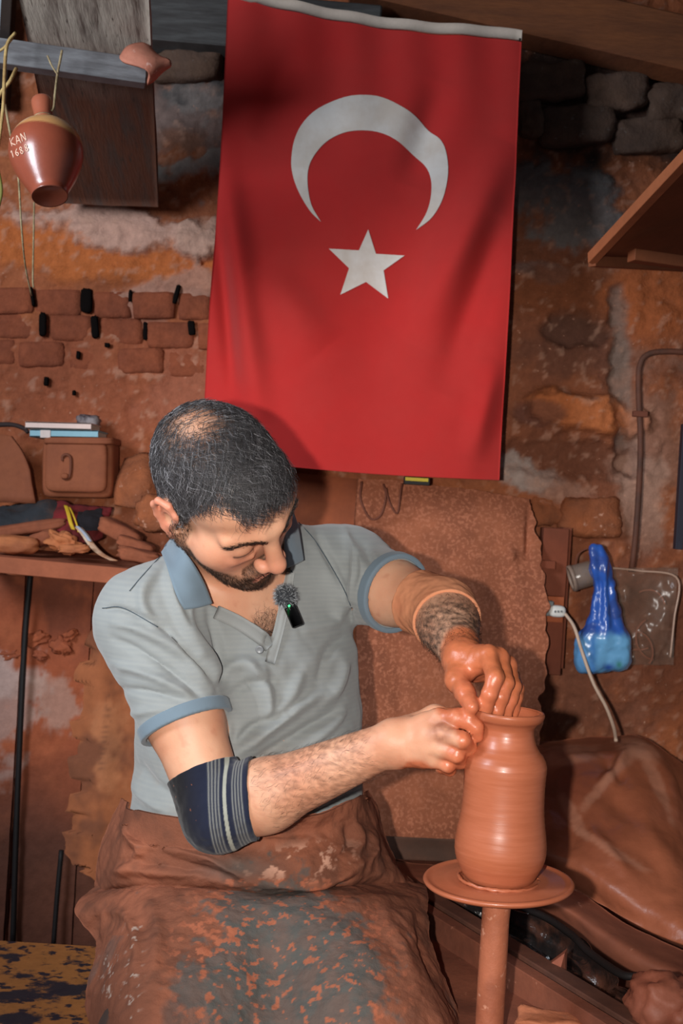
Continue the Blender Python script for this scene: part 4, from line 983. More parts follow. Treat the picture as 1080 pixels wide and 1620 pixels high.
c = py(822, 62, FY - .01); V_, F_ = tube([c + (0, 0, .0), c + (.002, .09, .008)], .0022, 8); obj('nail', V_, F_, mat('dark_iron', (50, 44, 42), rough=.6, metal=.5, bump=.2), flag)

# ================================================================ slanting plank, batten, jug
grey_w = mat('weathered_plank', (128, 116, 106), (92, 80, 72), s=5, wid=.3, c3=(70, 58, 52), s3=26, thr3=.64, rough=.85, spec=.25, bump=.7, bs=26, stretch=(9, 1.2, 1.2), vary=.22, bdist=.003)
q0, q1 = px(22, -40, 1.88), px(234, -30, 1.88); q2, q3 = px(250, 328, 2.47), px(96, 322, 2.47)
def quadslab(c4, t, n=10, rg=.0015):
    c4 = [np.array(c) for c in c4]; rows = [[c4[0] * (1 - s_) * 1 + c4[1] * s_ for s_ in (0, .5, 1)], [(c4[0] + c4[3]) / 2 * (1 - s_) + (c4[1] + c4[2]) / 2 * s_ for s_ in (0, .5, 1)], [c4[3] * (1 - s_) + c4[2] * s_ for s_ in (0, .5, 1)]]
    V_, F_ = grid(rows, n, n)
    if (vnorm(V_, F_) @ FW).mean() > 0: F_ = F_[:, ::-1]
    V_ = V_ + vnorm(V_, F_) * (rg * fbm(V_ * 14, 3))[:, None]; return sheet_thick(V_, F_, n, n, t)
# upper half paler with daylight painted into its colour, lower half brown; one board
V_, F_ = quadslab((q0, q1, q2, q3), .022, 24); tt = (V_[:, 1] - 1.88) / .59
cc = mixc(np.tile(L((160, 146, 132)), (len(V_), 1)), L((96, 58, 42)), sst(.22, .50, tt + .05 * fbm(V_ * 9, 2)))
pm = mat('plank_wood', attr=True, c2=(80, 62, 54), s=5, thr=.58, wid=.15, c3=(70, 54, 46), s3=22, thr3=.66, rough=.85, spec=.25, bump=.7, bs=26, stretch=(9, 1.2, 1.2), vary=.2, bdist=.003)
obj('slanting_plank', V_, F_, pm, None, True, cols=cc, label='wide weathered plank slanting up from the wall to the roof', cat='plank')
ba, bb = px(-60, 76, 1.965), px(231, 117, 2.03)
V_, F_ = cuboid_between(ba, bb, .034, .036, (0, 1, .3), .1)
V_, F_ = box((ba + bb) / 2, (np.linalg.norm(bb - ba), .032, .041), np.array(frame(bb - ba))[[2, 0, 1]] , .08)
obj('batten', V_, F_, mat('grey_batten', (126, 124, 124), (96, 92, 92), s=6, rough=.8, bump=.5, bs=30, stretch=(1.5, 1, 10), vary=.15), None, False, label='narrow grey batten nailed across the slanting plank', cat='batten')
# curved pottery shard on the batten
sh_rows = [[px(192, 92, 1.99), px(204, 77, 2.00), px(222, 72, 2.01), px(232, 74, 2.02)], [px(196, 100, 1.97), px(213, 84, 1.975), px(236, 84, 1.99), px(248, 90, 2.0)], [px(232, 112, 1.97), px(240, 105, 1.97), px(254, 100, 1.98), px(268, 98, 1.99)], [px(232, 132, 2.0), px(240, 127, 1.995), px(254, 113, 1.995), px(267, 103, 1.995)]]
sheet('pottery_shard', sh_rows, 14, 14, .005, mat('shard_clay', (196, 128, 104), (170, 100, 78), s=12, wid=.3, c3=(226, 190, 176), s3=40, thr3=.66, rough=.7, bump=.5, bs=60), None, .001, label='broken curved piece of terracotta lying on the batten end', cat='shard')
# hanging jug
jt, jb = px(66, 156, 1.90), px(79, 311, 1.835); ax_ = unit(jb - jt); jl = np.linalg.norm(jb - jt); kx = 1.87 / FPX
jug = thing('hanging_jug', jb, 'small two-tone terracotta jug hanging by a cord from the batten', 'jug')
jp = cr([(r * kx, t * jl, 0) for r, t in ((11, 0), (16, .02), (17, .06), (15, .14), (14.5, .20), (17.5, .23), (15, .26), (17, .285), (27, .30), (40, .34), (50, .40), (56, .47), (58, .54), (57, .61), (53, .69), (45, .79), (36, .88), (29, .95), (27.5, 1.0))], 80)[:, :2]
V_, F_ = lathe([(.0003, .004)] + [tuple(p) for p in jp] + [(26 * kx, jl - .001), (.0003, jl - .006)], jt, 72, ax_)
tl = (V_ - jt) @ ax_ / jl; X1 = np.cross(ax_, FW)
cc = mixc(np.tile(L((206, 148, 92)), (len(V_), 1)), L((150, 74, 52)), sst(-.012, .012, tl - .455 - 1.3 * ((V_ - jt) @ RT)))
cc = mixc(cc, L((168, 92, 66)), sst(.30, .275, tl)); cc = mixc(cc, L((110, 62, 48)), sst(.985, 1, tl) * .7)  # neck tone; flat base darkened, its shade put into the colour
obj('jug_body', V_, F_, mat('jug_clay', attr=True, rough=.30, spec=.55, bump=.25, bs=60, vary=.08, coat=.25, bdist=.001), jug, cols=cc)
V_, F_ = join(*[tube([jt + ax_ * jl * t + (math.cos(a) * unit(X1) + math.sin(a) * np.cross(ax_, unit(X1))) * 16.4 * kx for a in np.linspace(0, 6.28, 30)], .0014, 6) for t in (.225, .25)])
cord_m = mat('jute_cord', (176, 156, 118), (130, 108, 78), s=60, rough=.9, bump=.6, bs=300); obj('cord_ring', V_, F_, cord_m, jug)
jugS = SDF(); jw = lambda t: np.interp(t, jp[:, 1] / jl, jp[:, 0])
def letter(strokes, cx, cy, sz, ang):
    out = []
    for s_ in strokes:
        P_ = []
        for (x, y) in s_:
            x, y = x * sz * .8, -y * sz; c_, n_ = math.cos(ang), math.sin(ang); X0, Y0 = cx + x * c_ - y * n_, cy + x * n_ + y * c_
            p = px(X0, Y0, 1.80); v = unit(p - CAM); d = 1.80
            for _ in range(60):
                w_ = CAM + v * d; t = (w_ - jt) @ ax_; r = np.linalg.norm(w_ - jt - ax_ * t); e = r - jw(t / jl); d += e * .6
                if abs(e) < 1e-4: break
            P_.append(CAM + v * (d - .0006))
        if all(np.linalg.norm(P_[k] - P_[k + 1]) < .03 for k in range(len(P_) - 1)): out.append(tube(P_, .0008, 5, max(3, len(P_) * 3)))
    return out
GL = {'K': [[(0, 0), (0, 1)], [(.6, 1), (0, .45), (.6, 0)]], 'A': [[(0, 0), (.32, 1), (.64, 0)], [(.14, .35), (.5, .35)]], 'N': [[(0, 0), (0, 1)], [(0, 1), (.58, 0)], [(.58, 0), (.58, 1)]], '6': [[(.5, 1), (.1, .6), (.05, .25), (.3, 0), (.52, .25), (.3, .5), (.08, .35)]],
      '8': [[(.3, .52), (.08, .75), (.3, 1), (.5, .75), (.3, .52), (.05, .25), (.3, 0), (.55, .25), (.3, .52)]], '1': [[(.1, .75), (.3, 1), (.3, 0)]]}
wr = []
for ch, x, y in (('K', 19, 231), ('A', 27, 228), ('N', 36, 224)): wr += letter(GL[ch], x, y, 13, -.28)
for ch, x, y in (('1', 19, 250), ('6', 26, 247), ('8', 33, 244), ('8', 41, 240)): wr += letter(GL[ch], x, y, 11, -.30)
obj('lettering', *join(*wr), mat('scratched_slip', (236, 196, 170), rough=.7, bump=0), jug)
def wire(name, P_, r, matl, label, cat='cord', seg=30, n=6, **k): V_, F_ = tube([np.array(p) for p in P_], r, n, seg); return obj(name, V_, F_, matl, None, label=label, cat=cat, **k)
wire('cord', [px(98, 80, 1.94), px(95, 96, 1.935), px(91, 116, 1.935), px(87, 150, 1.90), px(84, 173, 1.89), px(76, 176, 1.885)], .0022, cord_m, 'short knotted cord that holds the hanging jug on the batten')
wire('cord', [px(75, 88, 1.94), px(82, 104, 1.94), px(91, 118, 1.932)], .0016, cord_m, 'loose cord end knotted above the neck of the hanging jug')
wire('raffia_strand', [px(24, 52, 1.92), px(11, 72, 1.91), px(7, 120, 1.90), px(5, 170, 1.90), px(-4, 240, 1.90)], .0028, mat('raffia', (190, 160, 104), (150, 116, 70), s=40, rough=.8, bump=.5, bs=200), 'pale raffia strand looped over the left end of the batten', 'raffia')
wire('raffia_strand', [px(26, 108, 1.93), px(16, 128, 1.92), px(2, 146, 1.92), px(-10, 170, 1.92)], .0030, MATS['raffia'], 'frayed raffia strand hanging under the batten beside the jug neck', 'raffia')
wire('raffia_strand', [px(-8, 84, 1.93), px(6, 76, 1.93), px(20, 60, 1.92)], .0022, MATS['raffia'], 'short raffia strand at the very top left over the batten', 'raffia')
wire('string', [px(8, 165, 2.0), px(16, 210, 2.0), px(28, 270, 2.0), px(34, 360, 2.0), px(40, 420, 2.05), px(50, 468, 2.1)], [.0022, .0012], cord_m, 'long string hanging behind the jug down to the bricks', 'string')
wire('string', [px(54, 320, 2.1), px(53, 380, 2.1), px(52, 440, 2.1), px(53, 455, 2.1)], .0016, cord_m, 'thin pale string hanging straight below the base of the jug', 'string')
wire('electric_cable', [px(-5, 260, 2.1), px(2, 300, 2.1), px(-3, 330, 2.1)], .003, mat('yellow_green', (128, 122, 56), rough=.6, bump=0), 'yellowish cable at the left edge beside the jug', 'cable')
# ================================================================ metal box and books
bx = thing('metal_box', py(120, 786, 2.44), 'clay-caked metal box with a hooked handle relief mounted on the wall above the shelf', 'box')
box_m = mat('clay_caked_metal', (150, 86, 56), (128, 72, 50), s=9, wid=.3, rough=.8, spec=.25, bump=.5, bs=70, vary=.12)
def rbox(cx, cy, w_, h_, Yf, dpt, p=7, n=11, ang=2.5, amp=.01):
    c = py(cx, cy, Yf); return rock(c + (0, dpt / 2, 0), (w_ / FPX * Yf, dpt, h_ / FPX * Yf), np.array(Matrix.Rotation(-math.radians(ang), 3, 'Y').transposed()), n=n, amp=amp, p=p, seed=cx)
obj('box_body', *rbox(121, 740, 112, 96, 2.44, .09, 10), box_m, bx)
obj('cover', *rbox(119, 738, 98, 82, 2.425, .04, 8), box_m, bx)
obj('box_lid', *rbox(122, 697, 112, 12, 2.42, .11, 8, ang=3), box_m, bx)
hc = [py(x, y, 2.421) for x, y in ((99, 729), (99, 722), (105, 719), (111, 723), (112, 735), (111, 748), (108, 756), (101, 757), (98, 751))]
obj('relief_bar', *rbox(107, 740, 13, 30, 2.4205, .006, 8), box_m, bx); obj('knob', *rock(py(102, 753, 2.418), (.016, .010, .012), None, 7, .02, 2.5), box_m, bx)
obj('hook', *tube(hc, .0030, 8, 30), mat('clay_caked_dark', (110, 62, 44), rough=.8, bump=.4), bx)
def book(name, x0, x1, y0, y1, Yf, dpt, ang, colr, label, grp=None, band=None):
    t = thing(name, py((x0 + x1) / 2, y1, Yf), label, 'book', grp); c = py((x0 + x1) / 2, (y0 + y1) / 2, Yf); w_ = (x1 - x0) / FPX * Yf; h_ = (y1 - y0) / FPX * Yf
    R_ = np.array(Matrix.Rotation(-math.radians(ang), 3, 'Y').transposed()); cm = mat('cover_%s' % name + str(colr[0]), colr, rough=.5, bump=.1, vary=.08)
    for s_ in (-1, 1): obj('cover', *box(c + (0, dpt / 2, s_ * (h_ / 2 - .0012)), (w_, dpt, .0024), R_, .2), cm, t, False)
    obj('spine', *box(c + (0, .0012, 0), (w_, .0024, h_), R_, .2), cm, t, False)
    obj('pages', *box(c + (0, dpt / 2, 0), (w_ * .97, dpt * .94, h_ - .005), R_, .1), mat('paper', (216, 206, 190), rough=.9, bump=.2, bs=400, stretch=(1, 1, 20)), t, False)
    if band: obj('spine_band', *box(py(band[0], (y0 + y1) / 2 + .5, Yf) + (0, -.0008, 0), (band[1] / FPX * Yf, .002, h_), R_, .2), mat('band_pale', (214, 196, 188), rough=.6, bump=0), t, False)
book('book', 47, 155, 680, 692, 2.425, .10, 2.5, (134, 176, 188), 'pale blue book lying lowest in the pile on the metal box', band=(72, 16))
book('book', 40, 144, 668, 679, 2.430, .10, 2, (226, 196, 184), 'cream book lying flat on the pale blue one')
V_, F_ = rock(py(140, 665, 2.50), (.045, .035, .022), None, 7, .2, 4, 3); obj('crumpled_wrapper', V_, F_, mat('dark_foil', (60, 44, 48), (150, 140, 140), s=40, rough=.5, bump=.4), None, label='dark crumpled wrapper behind the right end of the books', cat='wrapper')
wire('cable', [py(-10, 672, 2.46), py(20, 672, 2.45), py(38, 678, 2.44), py(44, 684, 2.43)], [.006, .004], mat('dark_rubber', (52, 38, 36), rough=.7, bump=.3), 'thick dark cord running to the left end of the books', 'cord')
sheet('clay_shield', [[py(-30, 690, 2.47), py(0, 688, 2.46), py(20, 690, 2.44)], [py(-30, 730, 2.46), py(5, 728, 2.44), py(44, 730, 2.42)], [py(-30, 795, 2.44), py(15, 795, 2.43), py(58, 796, 2.42)]], 14, 14, .006, box_m, None, .003, label='rusty bent sheet leaning left of the metal box', cat='sheet metal')
sheet('bent_plate', [[py(200, 728, 2.50), py(225, 720, 2.49), py(245, 722, 2.50)], [py(186, 765, 2.47), py(225, 760, 2.44), py(250, 760, 2.47)], [py(182, 800, 2.46), py(220, 805, 2.44), py(250, 800, 2.46)]], 14, 14, .008, stone2, None, .004, label='broken clay slab standing right of the metal box', cat='slab')

# ================================================================ shelf and the clutter on it
sf = thing('shelf', py(110, 900, 2.30), 'clay-coated wooden shelf board on the left wall', 'shelf')
def shelfpt(x, dz, Yd): p = py(x, 880 + (x) * .095, 2.22); return p + (0, Yd - 2.22, dz)
sl = shelfpt(-70, 0, 2.22); sr = shelfpt(228, 0, 2.22); dxs = sr - sl
R_ = np.array([unit(dxs), (0, 1, 0), np.cross(unit(dxs), (0, 1, 0))])
V_, F_ = box((sl + sr) / 2 + (0, .155, -.016), (np.linalg.norm(dxs), .31, .030), R_, .08); V_ = rough_up(V_, .002, 8)
shelf_m = mat('clay_coated_wood', (168, 96, 66), (142, 80, 56), s=8, wid=.3, rough=.85, bump=.5, bs=50, vary=.12)
obj('shelf_board', V_, F_, shelf_m, sf, False)
for x in (20, 190): p = shelfpt(x, -.045, 2.50); obj('bracket', *box(p, (.03, .05, .03), None, .1), shelf_m, sf, False)
def lump(name, x, y, w_, h_, Yc, dp_, mm, label, cat, ang=0, p=3.5, amp=.18, n=9):
    c = py(x, y, Yc); k = Yc / FPX
    V_, F_ = rock(c, (w_ * k, dp_, h_ * k), np.array(Matrix.Rotation(-math.radians(ang), 3, 'Y').transposed()), n=n, amp=amp, p=p, seed=x * .11 + y * .07)
    return obj(name, V_, F_, mm, None, label=label, cat=cat)
gcl = mat('slate_cloth', (48, 50, 54), (84, 62, 54), s=14, thr=.6, rough=.95, bump=.6, bs=200); rcl = mat('maroon_cloth', (124, 34, 38), (96, 34, 34), s=14, rough=.95, bump=.5, bs=200)
wd = mat('clay_wood', (150, 84, 56), (120, 68, 48), s=10, wid=.3, rough=.9, bump=.6, bs=60, vary=.2); tanm = mat('tan_wood', (186, 112, 68), (150, 88, 58), s=12, rough=.85, bump=.5, bs=60)
def cloth_heap(name, rows, mm, label, cat='cloth'): return sheet(name, [[py(x, y, d) for x, y, d in r] for r in rows], 30, 22, .005, mm, None, .009, label=label, cat=cat)
cloth_heap('cloth', [[(-20, 800, 2.46), (30, 802, 2.45), (75, 794, 2.46), (100, 806, 2.46)], [(-20, 808, 2.40), (30, 814, 2.39), (70, 804, 2.38), (110, 815, 2.40)], [(-20, 820, 2.36), (35, 832, 2.35), (66, 838, 2.34), (100, 832, 2.36)], [(-20, 838, 2.36), (30, 850, 2.36), (66, 856, 2.36), (100, 852, 2.38)]], gcl, 'dark slate-grey cloth heaped on the left of the shelf')
cloth_heap('cloth', [[(64, 806, 2.44), (100, 798, 2.42), (140, 806, 2.43), (178, 806, 2.44)], [(66, 822, 2.38), (100, 814, 2.36), (136, 818, 2.37), (174, 816, 2.40)], [(70, 838, 2.35), (104, 840, 2.33), (140, 836, 2.35), (166, 832, 2.38)], [(74, 855, 2.36), (104, 858, 2.35), (140, 856, 2.36), (160, 850, 2.38)]], rcl, 'maroon cloth heaped beside the slate-grey one on the shelf')
cloth_heap('cloth', [[(124, 812, 2.37), (140, 810, 2.36), (160, 812, 2.37)], [(124, 824, 2.335), (142, 822, 2.325), (160, 822, 2.34)], [(126, 836, 2.34), (144, 838, 2.33), (156, 832, 2.34)]], mat('black_cloth', (28, 24, 28), rough=.95, bump=.4), 'small black rag lying on the maroon cloth')
def strap(name, P_, wd_, mm, label, cat): 
    P_ = cr([py(*p) for p in P_], 20); return sheet(name, [[p + (-wd_ / 2, 0, 0) for p in P_], [p + (0, -.001, 0) for p in P_], [p + (wd_ / 2, 0, 0) for p in P_]], 20, 5, .002, mm, None, label=label, cat=cat)
strap('strap', [(104, 799, 2.36), (108, 812, 2.335), (112, 828, 2.32), (116, 838, 2.32)], .008, mat('yellow_strap', (196, 160, 40), rough=.7, bump=.2), 'yellow strap lying over the maroon cloth', 'strap')
strap('strap', [(110, 802, 2.355), (116, 815, 2.33), (122, 832, 2.32), (124, 842, 2.32)], .004, MATS['yellow_strap'], 'second, thinner yellow strap right beside the wide one', 'strap')
strap('wooden_spatula', [(124, 834, 2.30), (134, 846, 2.29), (145, 862, 2.28), (160, 876, 2.26), (180, 886, 2.24)], .015, mat('pale_brush', (196, 172, 148), (168, 120, 90), s=30, rough=.8, bump=.5), 'pale worn spatula lying slanted over the shelf edge', 'tool')
strap('metal_strip', [(122, 832, 2.292), (132, 842, 2.284), (142, 856, 2.276)], .008, mat('grey_blade', (150, 156, 170), rough=.5, bump=.1), 'grey-blue metal strip lying on the pale spatula', 'tool')
lump('wooden_stick', 30, 838, 150, 20, 2.34, .05, wd, 'long clay-covered stick lying in front of the slate cloth', 'stick', 12, 4, .1)
lump('worn_wood_piece', 24, 862, 78, 30, 2.28, .05, tanm, 'tan worn rounded piece of wood at the left front of the shelf', 'wood', 0, 2.2, .2)
lump('wood_block', 190, 842, 70, 26, 2.34, .06, wd, 'brown clay-dusted block tilted at the right of the shelf', 'wood', -24, 5, .1)
lump('wood_block', 215, 862, 60, 18, 2.30, .05, wd, 'lower flat block under the tilted one on the right of the shelf', 'wood', -16, 5, .1)
lump('dry_clay_lump', 250, 812, 70, 60, 2.36, .06, stone2, 'rounded clay lump behind the potter ear on the shelf', 'lump', 0, 3, .2)
lump('caked_offcut', 222, 880, 70, 22, 2.26, .05, wd, 'clay-caked piece at the shelf edge by the potter shoulder', 'wood', -8, 4, .2)
lump('leather_scrap', 100, 858, 52, 30, 2.27, .035, tanm, 'crumpled tan-orange leather scrap in the middle of the shelf front', 'scrap', -14, 2.4, .45, 13)
lump('wood_scrap', 116, 868, 46, 14, 2.25, .03, tanm, 'thin tan scrap of wood under the crumpled leather', 'scrap', 4, 3, .3, 9)
lump('clay_stub', 70, 852, 46, 24, 2.32, .05, wd, 'dark clay stub between the slate cloth and the leather scrap', 'wood', 20, 4, .2)
# ---- boards and cardboard behind the potter, left
pl_m = mat('red_clay_panel', (146, 76, 50), (112, 60, 44), s=4, wid=.3, rough=.92, bump=.6, bs=45, vary=.2)
for x0, x1, y0, y1, Yf, lb in ((-40, 40, 905, 1500, 2.44, 'leftmost red clay-coated board standing under the shelf'), (48, 148, 905, 1500, 2.45, 'broad red clay-coated board under the shelf, right of the black cable'), (150, 250, 900, 1500, 2.455, 'red clay-coated board standing behind the cardboard')):
    dx = 1500 - 905; q_ = [py(x0, y0, Yf), py(x1, y0 + 6, Yf), py(x1 - 36, y1, Yf - .06), py(x0 - 36, y1, Yf - .06)]
    V_, F_ = quadslab(q_, .018, 110, .004); s2 = scr(V_); w2 = fbm(V_ * 9 + 4, 4, .6); w3 = fbm(V_ * 45, 3, .6); U, W = s2.T
    cc = mixc(np.tile(L((150, 78, 50)), (len(V_), 1)), L((112, 62, 46)), sst(-.4, .6, fbm(V_ * 3, 3))); cc = mixc(cc, L((168, 92, 60)), sst(.1, .7, w2) * .5)
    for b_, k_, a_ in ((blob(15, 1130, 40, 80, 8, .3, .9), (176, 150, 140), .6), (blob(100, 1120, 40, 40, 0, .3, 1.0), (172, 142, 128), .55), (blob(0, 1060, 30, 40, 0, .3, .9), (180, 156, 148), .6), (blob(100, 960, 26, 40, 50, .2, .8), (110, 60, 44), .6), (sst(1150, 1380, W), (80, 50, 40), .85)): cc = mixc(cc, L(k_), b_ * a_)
    obj('board', V_, F_, mat('painted_clay_board', attr=True, s=8, rough=.93, bump=.7, bs=50, vary=.2, bdist=.004), None, cols=cc, label=lb, cat='board')
wire('black_cable', [py(48, 905, 2.42), py(40, 1000, 2.41), py(33, 1130, 2.40), py(26, 1300, 2.39), py(20, 1500, 2.37)], .006, mat('black_rubber', (28, 24, 24), rough=.6, bump=.2), 'black cable running down the boards under the shelf', 'cable', 30)
wire('dark_rod', [py(97, 1345, 2.38), py(90, 1420, 2.37), py(84, 1500, 2.36)], .005, MATS['black_rubber'], 'short dark rod leaning against the boards at bottom left', 'rod', 10)
card = mat('cardboard', (160, 98, 62), (134, 80, 54), s=6, wid=.3, rough=.9, bump=.4, bs=60, vary=.15)
cpts = [[(128, 1040), (150, 990), (165, 960), (215, 965)], [(122, 1130), (160, 1120), (200, 1120), (240, 1130)], [(120, 1210), (160, 1210), (200, 1210), (240, 1215)], [(112, 1290), (150, 1300), (200, 1300), (240, 1300)], [(108, 1350), (140, 1388), (190, 1408), (240, 1410)]]
V_, F_ = grid([[py(x, y, 2.38 - .06 * k / 4 - .012 * math.sin(x * .05)) for x, y in r] for k, r in enumerate(cpts)], 60, 90)
if (vnorm(V_, F_) @ FW).mean() > 0: F_ = F_[:, ::-1]
s2 = scr(V_); ed_ = sst(165, 115, s2[:, 0]); zz = V_ * np.array([0, 0, 1.0])
V_ = V_ + RT * (ed_ * (.012 * fbm(zz * 16, 4) + .010 * np.sign(noise(zz * 14 + 3))))[:, None] + np.array([0, 0, 1.0]) * (sst(1360, 1400, s2[:, 1]) * .012 * fbm(V_ * 18, 3))[:, None]
V_ = V_ + vnorm(V_, F_) * (.004 * fbm(V_ * 10, 3))[:, None]; V_, F_ = sheet_thick(V_, F_, 60, 90, .004); U, W = scr(V_).T; w2 = fbm(V_ * 9 + 4, 4, .6); w3 = fbm(V_ * 45, 3, .6)
cc = mixc(np.tile(L((156, 92, 58)), (len(V_), 1)), L((120, 72, 50)), sst(-.3, .6, w2)); cc = mixc(cc, L((184, 122, 84)), blob(170, 1190, 26, 60, 6, .4, .8) * .5); cc = mixc(cc, L((92, 54, 40)), blob(170, 1000, 60, 30, 0, .4, .8) * .6)
stp = np.exp(-((U - 168 + .13 * (W - 1150)) / 6) ** 2) * ((np.sin(W * .75) > -.1) & (W > 1090) & (W < 1220) & (w3 > -.25)); cc = mixc(cc, L((96, 62, 48)), stp * .45)
obj('cardboard_sheet', V_, F_, mat('cardboard_brown', attr=True, s=8, rough=.9, bump=.5, bs=60, vary=.15), None, cols=cc, label='torn brown cardboard sheet leaning behind the potter elbow', cat='cardboard')
fl_m = mat('peeling_mud', (166, 88, 56), (140, 74, 50), s=20, rough=.9, bump=.6)
for x, y, w_, h_, an in ((56, 1010, 40, 22, 20), (98, 1022, 34, 26, -30), (18, 1035, 36, 16, 10), (112, 1004, 22, 14, 30), (64, 1036, 22, 14, -10)):
    V_, F_ = rock(py(x, y, 2.44), (w_ / FPX * 2.44, .03, h_ / FPX * 2.44), np.array(Matrix.Rotation(math.radians(an), 3, 'Y')), 9, .45, 3, x * .2); obj('mud_flake', V_, F_, fl_m, wall)
# ================================================================ right side
# big torn sheet leaning against the wall
lp = [[(566, 756), (640, 762), (720, 772), (790, 782), (838, 790)], [(560, 830), (640, 835), (730, 845), (805, 850), (852, 850)], [(558, 900), (640, 905), (730, 910), (805, 915), (858, 890)], [(562, 1000), (640, 1000), (730, 1000), (805, 1000), (866, 980)], [(566, 1120), (640, 1120), (730, 1120), (800, 1120), (858, 1110)], [(572, 1230), (640, 1230), (730, 1230), (800, 1235), (850, 1230)], [(580, 1345), (640, 1345), (730, 1350), (800, 1355), (850, 1360)]]
V_, F_ = grid([[py(x, y, 2.47 - .17 * k / 6 + .010 * math.sin(x * .03 + k)) for x, y in r] for k, r in enumerate(lp)], 110, 140)
s2 = scr(V_); e_ = sst(820, 850, s2[:, 0]); V_ = V_ + RT * (e_ * .012 * fbm(np.stack([0 * V_[:, 0], 0 * V_[:, 0], V_[:, 2] * 22], 1), 4))[:, None]
e_ = sst(800, 770, s2[:, 1]); V_ = V_ + np.array([0, 0, 1]) * (e_ * .004 * fbm(V_ * 20, 3))[:, None]
if (vnorm(V_, F_) @ FW).mean() > 0: F_ = F_[:, ::-1]
V_ = folds(V_, F_, [([(800, 870), (825, 940), (850, 1040)], .010, 14), ([(805, 870), (812, 890)], .010, 9), ([(600, 990), (598, 1100), (600, 1200)], .007, 14), ([(632, 980), (634, 1200)], -.005, 10), ([(660, 860), (760, 900)], -.004, 20), ([(836, 800), (834, 860), (832, 890)], -.008, 4)], True)
V_, F_ = sheet_thick(V_, F_, 110, 140, .005)
obj('leaning_sheet', V_, F_, mat('dusty_hide', (166, 98, 68), (132, 76, 54), s=5, wid=.25, c3=(172, 106, 78), s3=150, thr3=.55, rough=.92, bump=.7, bs=60, vary=.2), None, label='large clay-dusted torn sheet leaning on the wall behind the vase', cat='sheet')
V_, F_ = quadslab([py(440, 745, 2.50), py(566, 758, 2.50), py(572, 900, 2.49), py(440, 900, 2.49)], .02, 10, .003); obj('board', V_, F_, mat('brown_board', (160, 84, 50), (130, 70, 46), s=5, rough=.85, bump=.4), None, label='smooth red-brown board behind the collar and left shoulder of the potter', cat='board')
V_, F_ = box(py(659, 761, 2.40), (.052, .012, .016), None, .2)
tg_ = thing('hanging_tag', py(659, 765, 2.40), 'small black and yellow tag just under the flag hem', 'tag'); obj('tag_body', V_, F_, mat('black_tag', (34, 32, 30), rough=.6, bump=0), tg_, False)
obj('yellow_strip', *box(py(659, 758.5, 2.392), (.046, .004, .007), None, .2), mat('yellow_tag', (214, 190, 40), rough=.5, bump=0), tg_, False)
wr_m = mat('rusty_wire', (110, 62, 46), rough=.8, bump=.3)
wire('wire_loop', [py(572, 762, 2.43), py(570, 790, 2.42), py(585, 820, 2.42), (py(602, 815, 2.42)), py(610, 785, 2.42), py(606, 766, 2.43)], .0022, wr_m, 'rusty wire loop hanging on the leaning sheet under the flag', 'wire')
wire('wire_loop', [py(610, 772, 2.425), py(616, 795, 2.42), py(628, 812, 2.42), py(633, 780, 2.42), py(636, 765, 2.43)], .0018, wr_m, 'second, narrower wire loop right of the first one', 'wire')
# wooden post with the little white plug and cable
pm_ = mat('red_brown_post', (128, 66, 44), (104, 56, 40), s=6, wid=.3, rough=.85, bump=.5, bs=40, vary=.15)
ps = thing('wooden_post', py(872, 1060, 2.48), 'short red-brown wooden post behind the torn sheet edge', 'post')
obj('upright', *box(py(870, 950, 2.475) , (.052, .05, .30), None, .06), pm_, ps, False); obj('strip', *box(py(888, 945, 2.49), (.018, .04, .29), None, .06), pm_, ps, False)
obj('block', *box(py(864, 893, 2.44), (.034, .02, .016), None, .1), pm_, ps, False); obj('block', *box(py(872, 963, 2.44), (.045, .025, .052), None, .06), mat('orange_block', (160, 84, 50), rough=.8, bump=.3), ps, False)
pg = thing('white_plug', py(881, 975, 2.40), 'small white plug on the wooden post', 'plug')
V_, F_ = rock(py(881, 967, 2.40), (.034, .02, .024), None, 9, .02, 3); obj('plug_body', V_, F_, mat('white_plastic', (214, 212, 206), rough=.4, bump=.05, vary=.05), pg)
obj('socket', *box(py(867, 962, 2.415), (.018, .02, .03), None, .2), mat('grey_plastic', (120, 124, 124), rough=.5, bump=0), pg, False)
obj('marking', *join(*[box(py(x, 967.5, 2.3885), (.0035, .0012, .004), None, .2) for x in (878, 883, 888)]), mat('grey_print', (110, 112, 112), bump=0), pg, False)
wire('white_cable', [py(893, 970, 2.40), py(908, 992, 2.36), py(920, 1030, 2.33), py(938, 1080, 2.30), py(958, 1118, 2.26), py(970, 1150, 2.22), py(974, 1172, 2.18)], .0034, mat('cable_white', (206, 178, 156), rough=.5, bump=.05, vary=.1), 'off-white cable hanging from the plug to the plastic sheet', 'cable', 40, 8)
# pipe, dark bar
wire('conduit_pipe', [py(1110, 560, 2.47), py(1060, 556, 2.47), py(1026, 560, 2.47), py(1012, 578, 2.47), py(1010, 620, 2.47), py(1013, 700, 2.46), py(1010, 780, 2.46), py(1004, 860, 2.46), py(998, 905, 2.46)], .0062, mat('clay_pipe', (104, 62, 46), (82, 54, 44), s=14, rough=.7, bump=.4), 'thin clay-stained conduit bent down the right wall', 'pipe', 60, 10)
for x, y in ((1012, 655),): obj('trim_3', *box(py(x, y, 2.462), (.03, .014, .012), None, .2), wr_m, None, False, kind='structure')
obj('dark_bar', *box((py(1079, 672, 2.3) + py(1077, 868, 2.3)) / 2, (.014, .02, .24), None, .1), mat('dark_steel', (44, 42, 54), rough=.45, spec=.5, metal=.3, bump=.1), None, False, label='dark metal bar on the wall at the right edge', cat='bar')
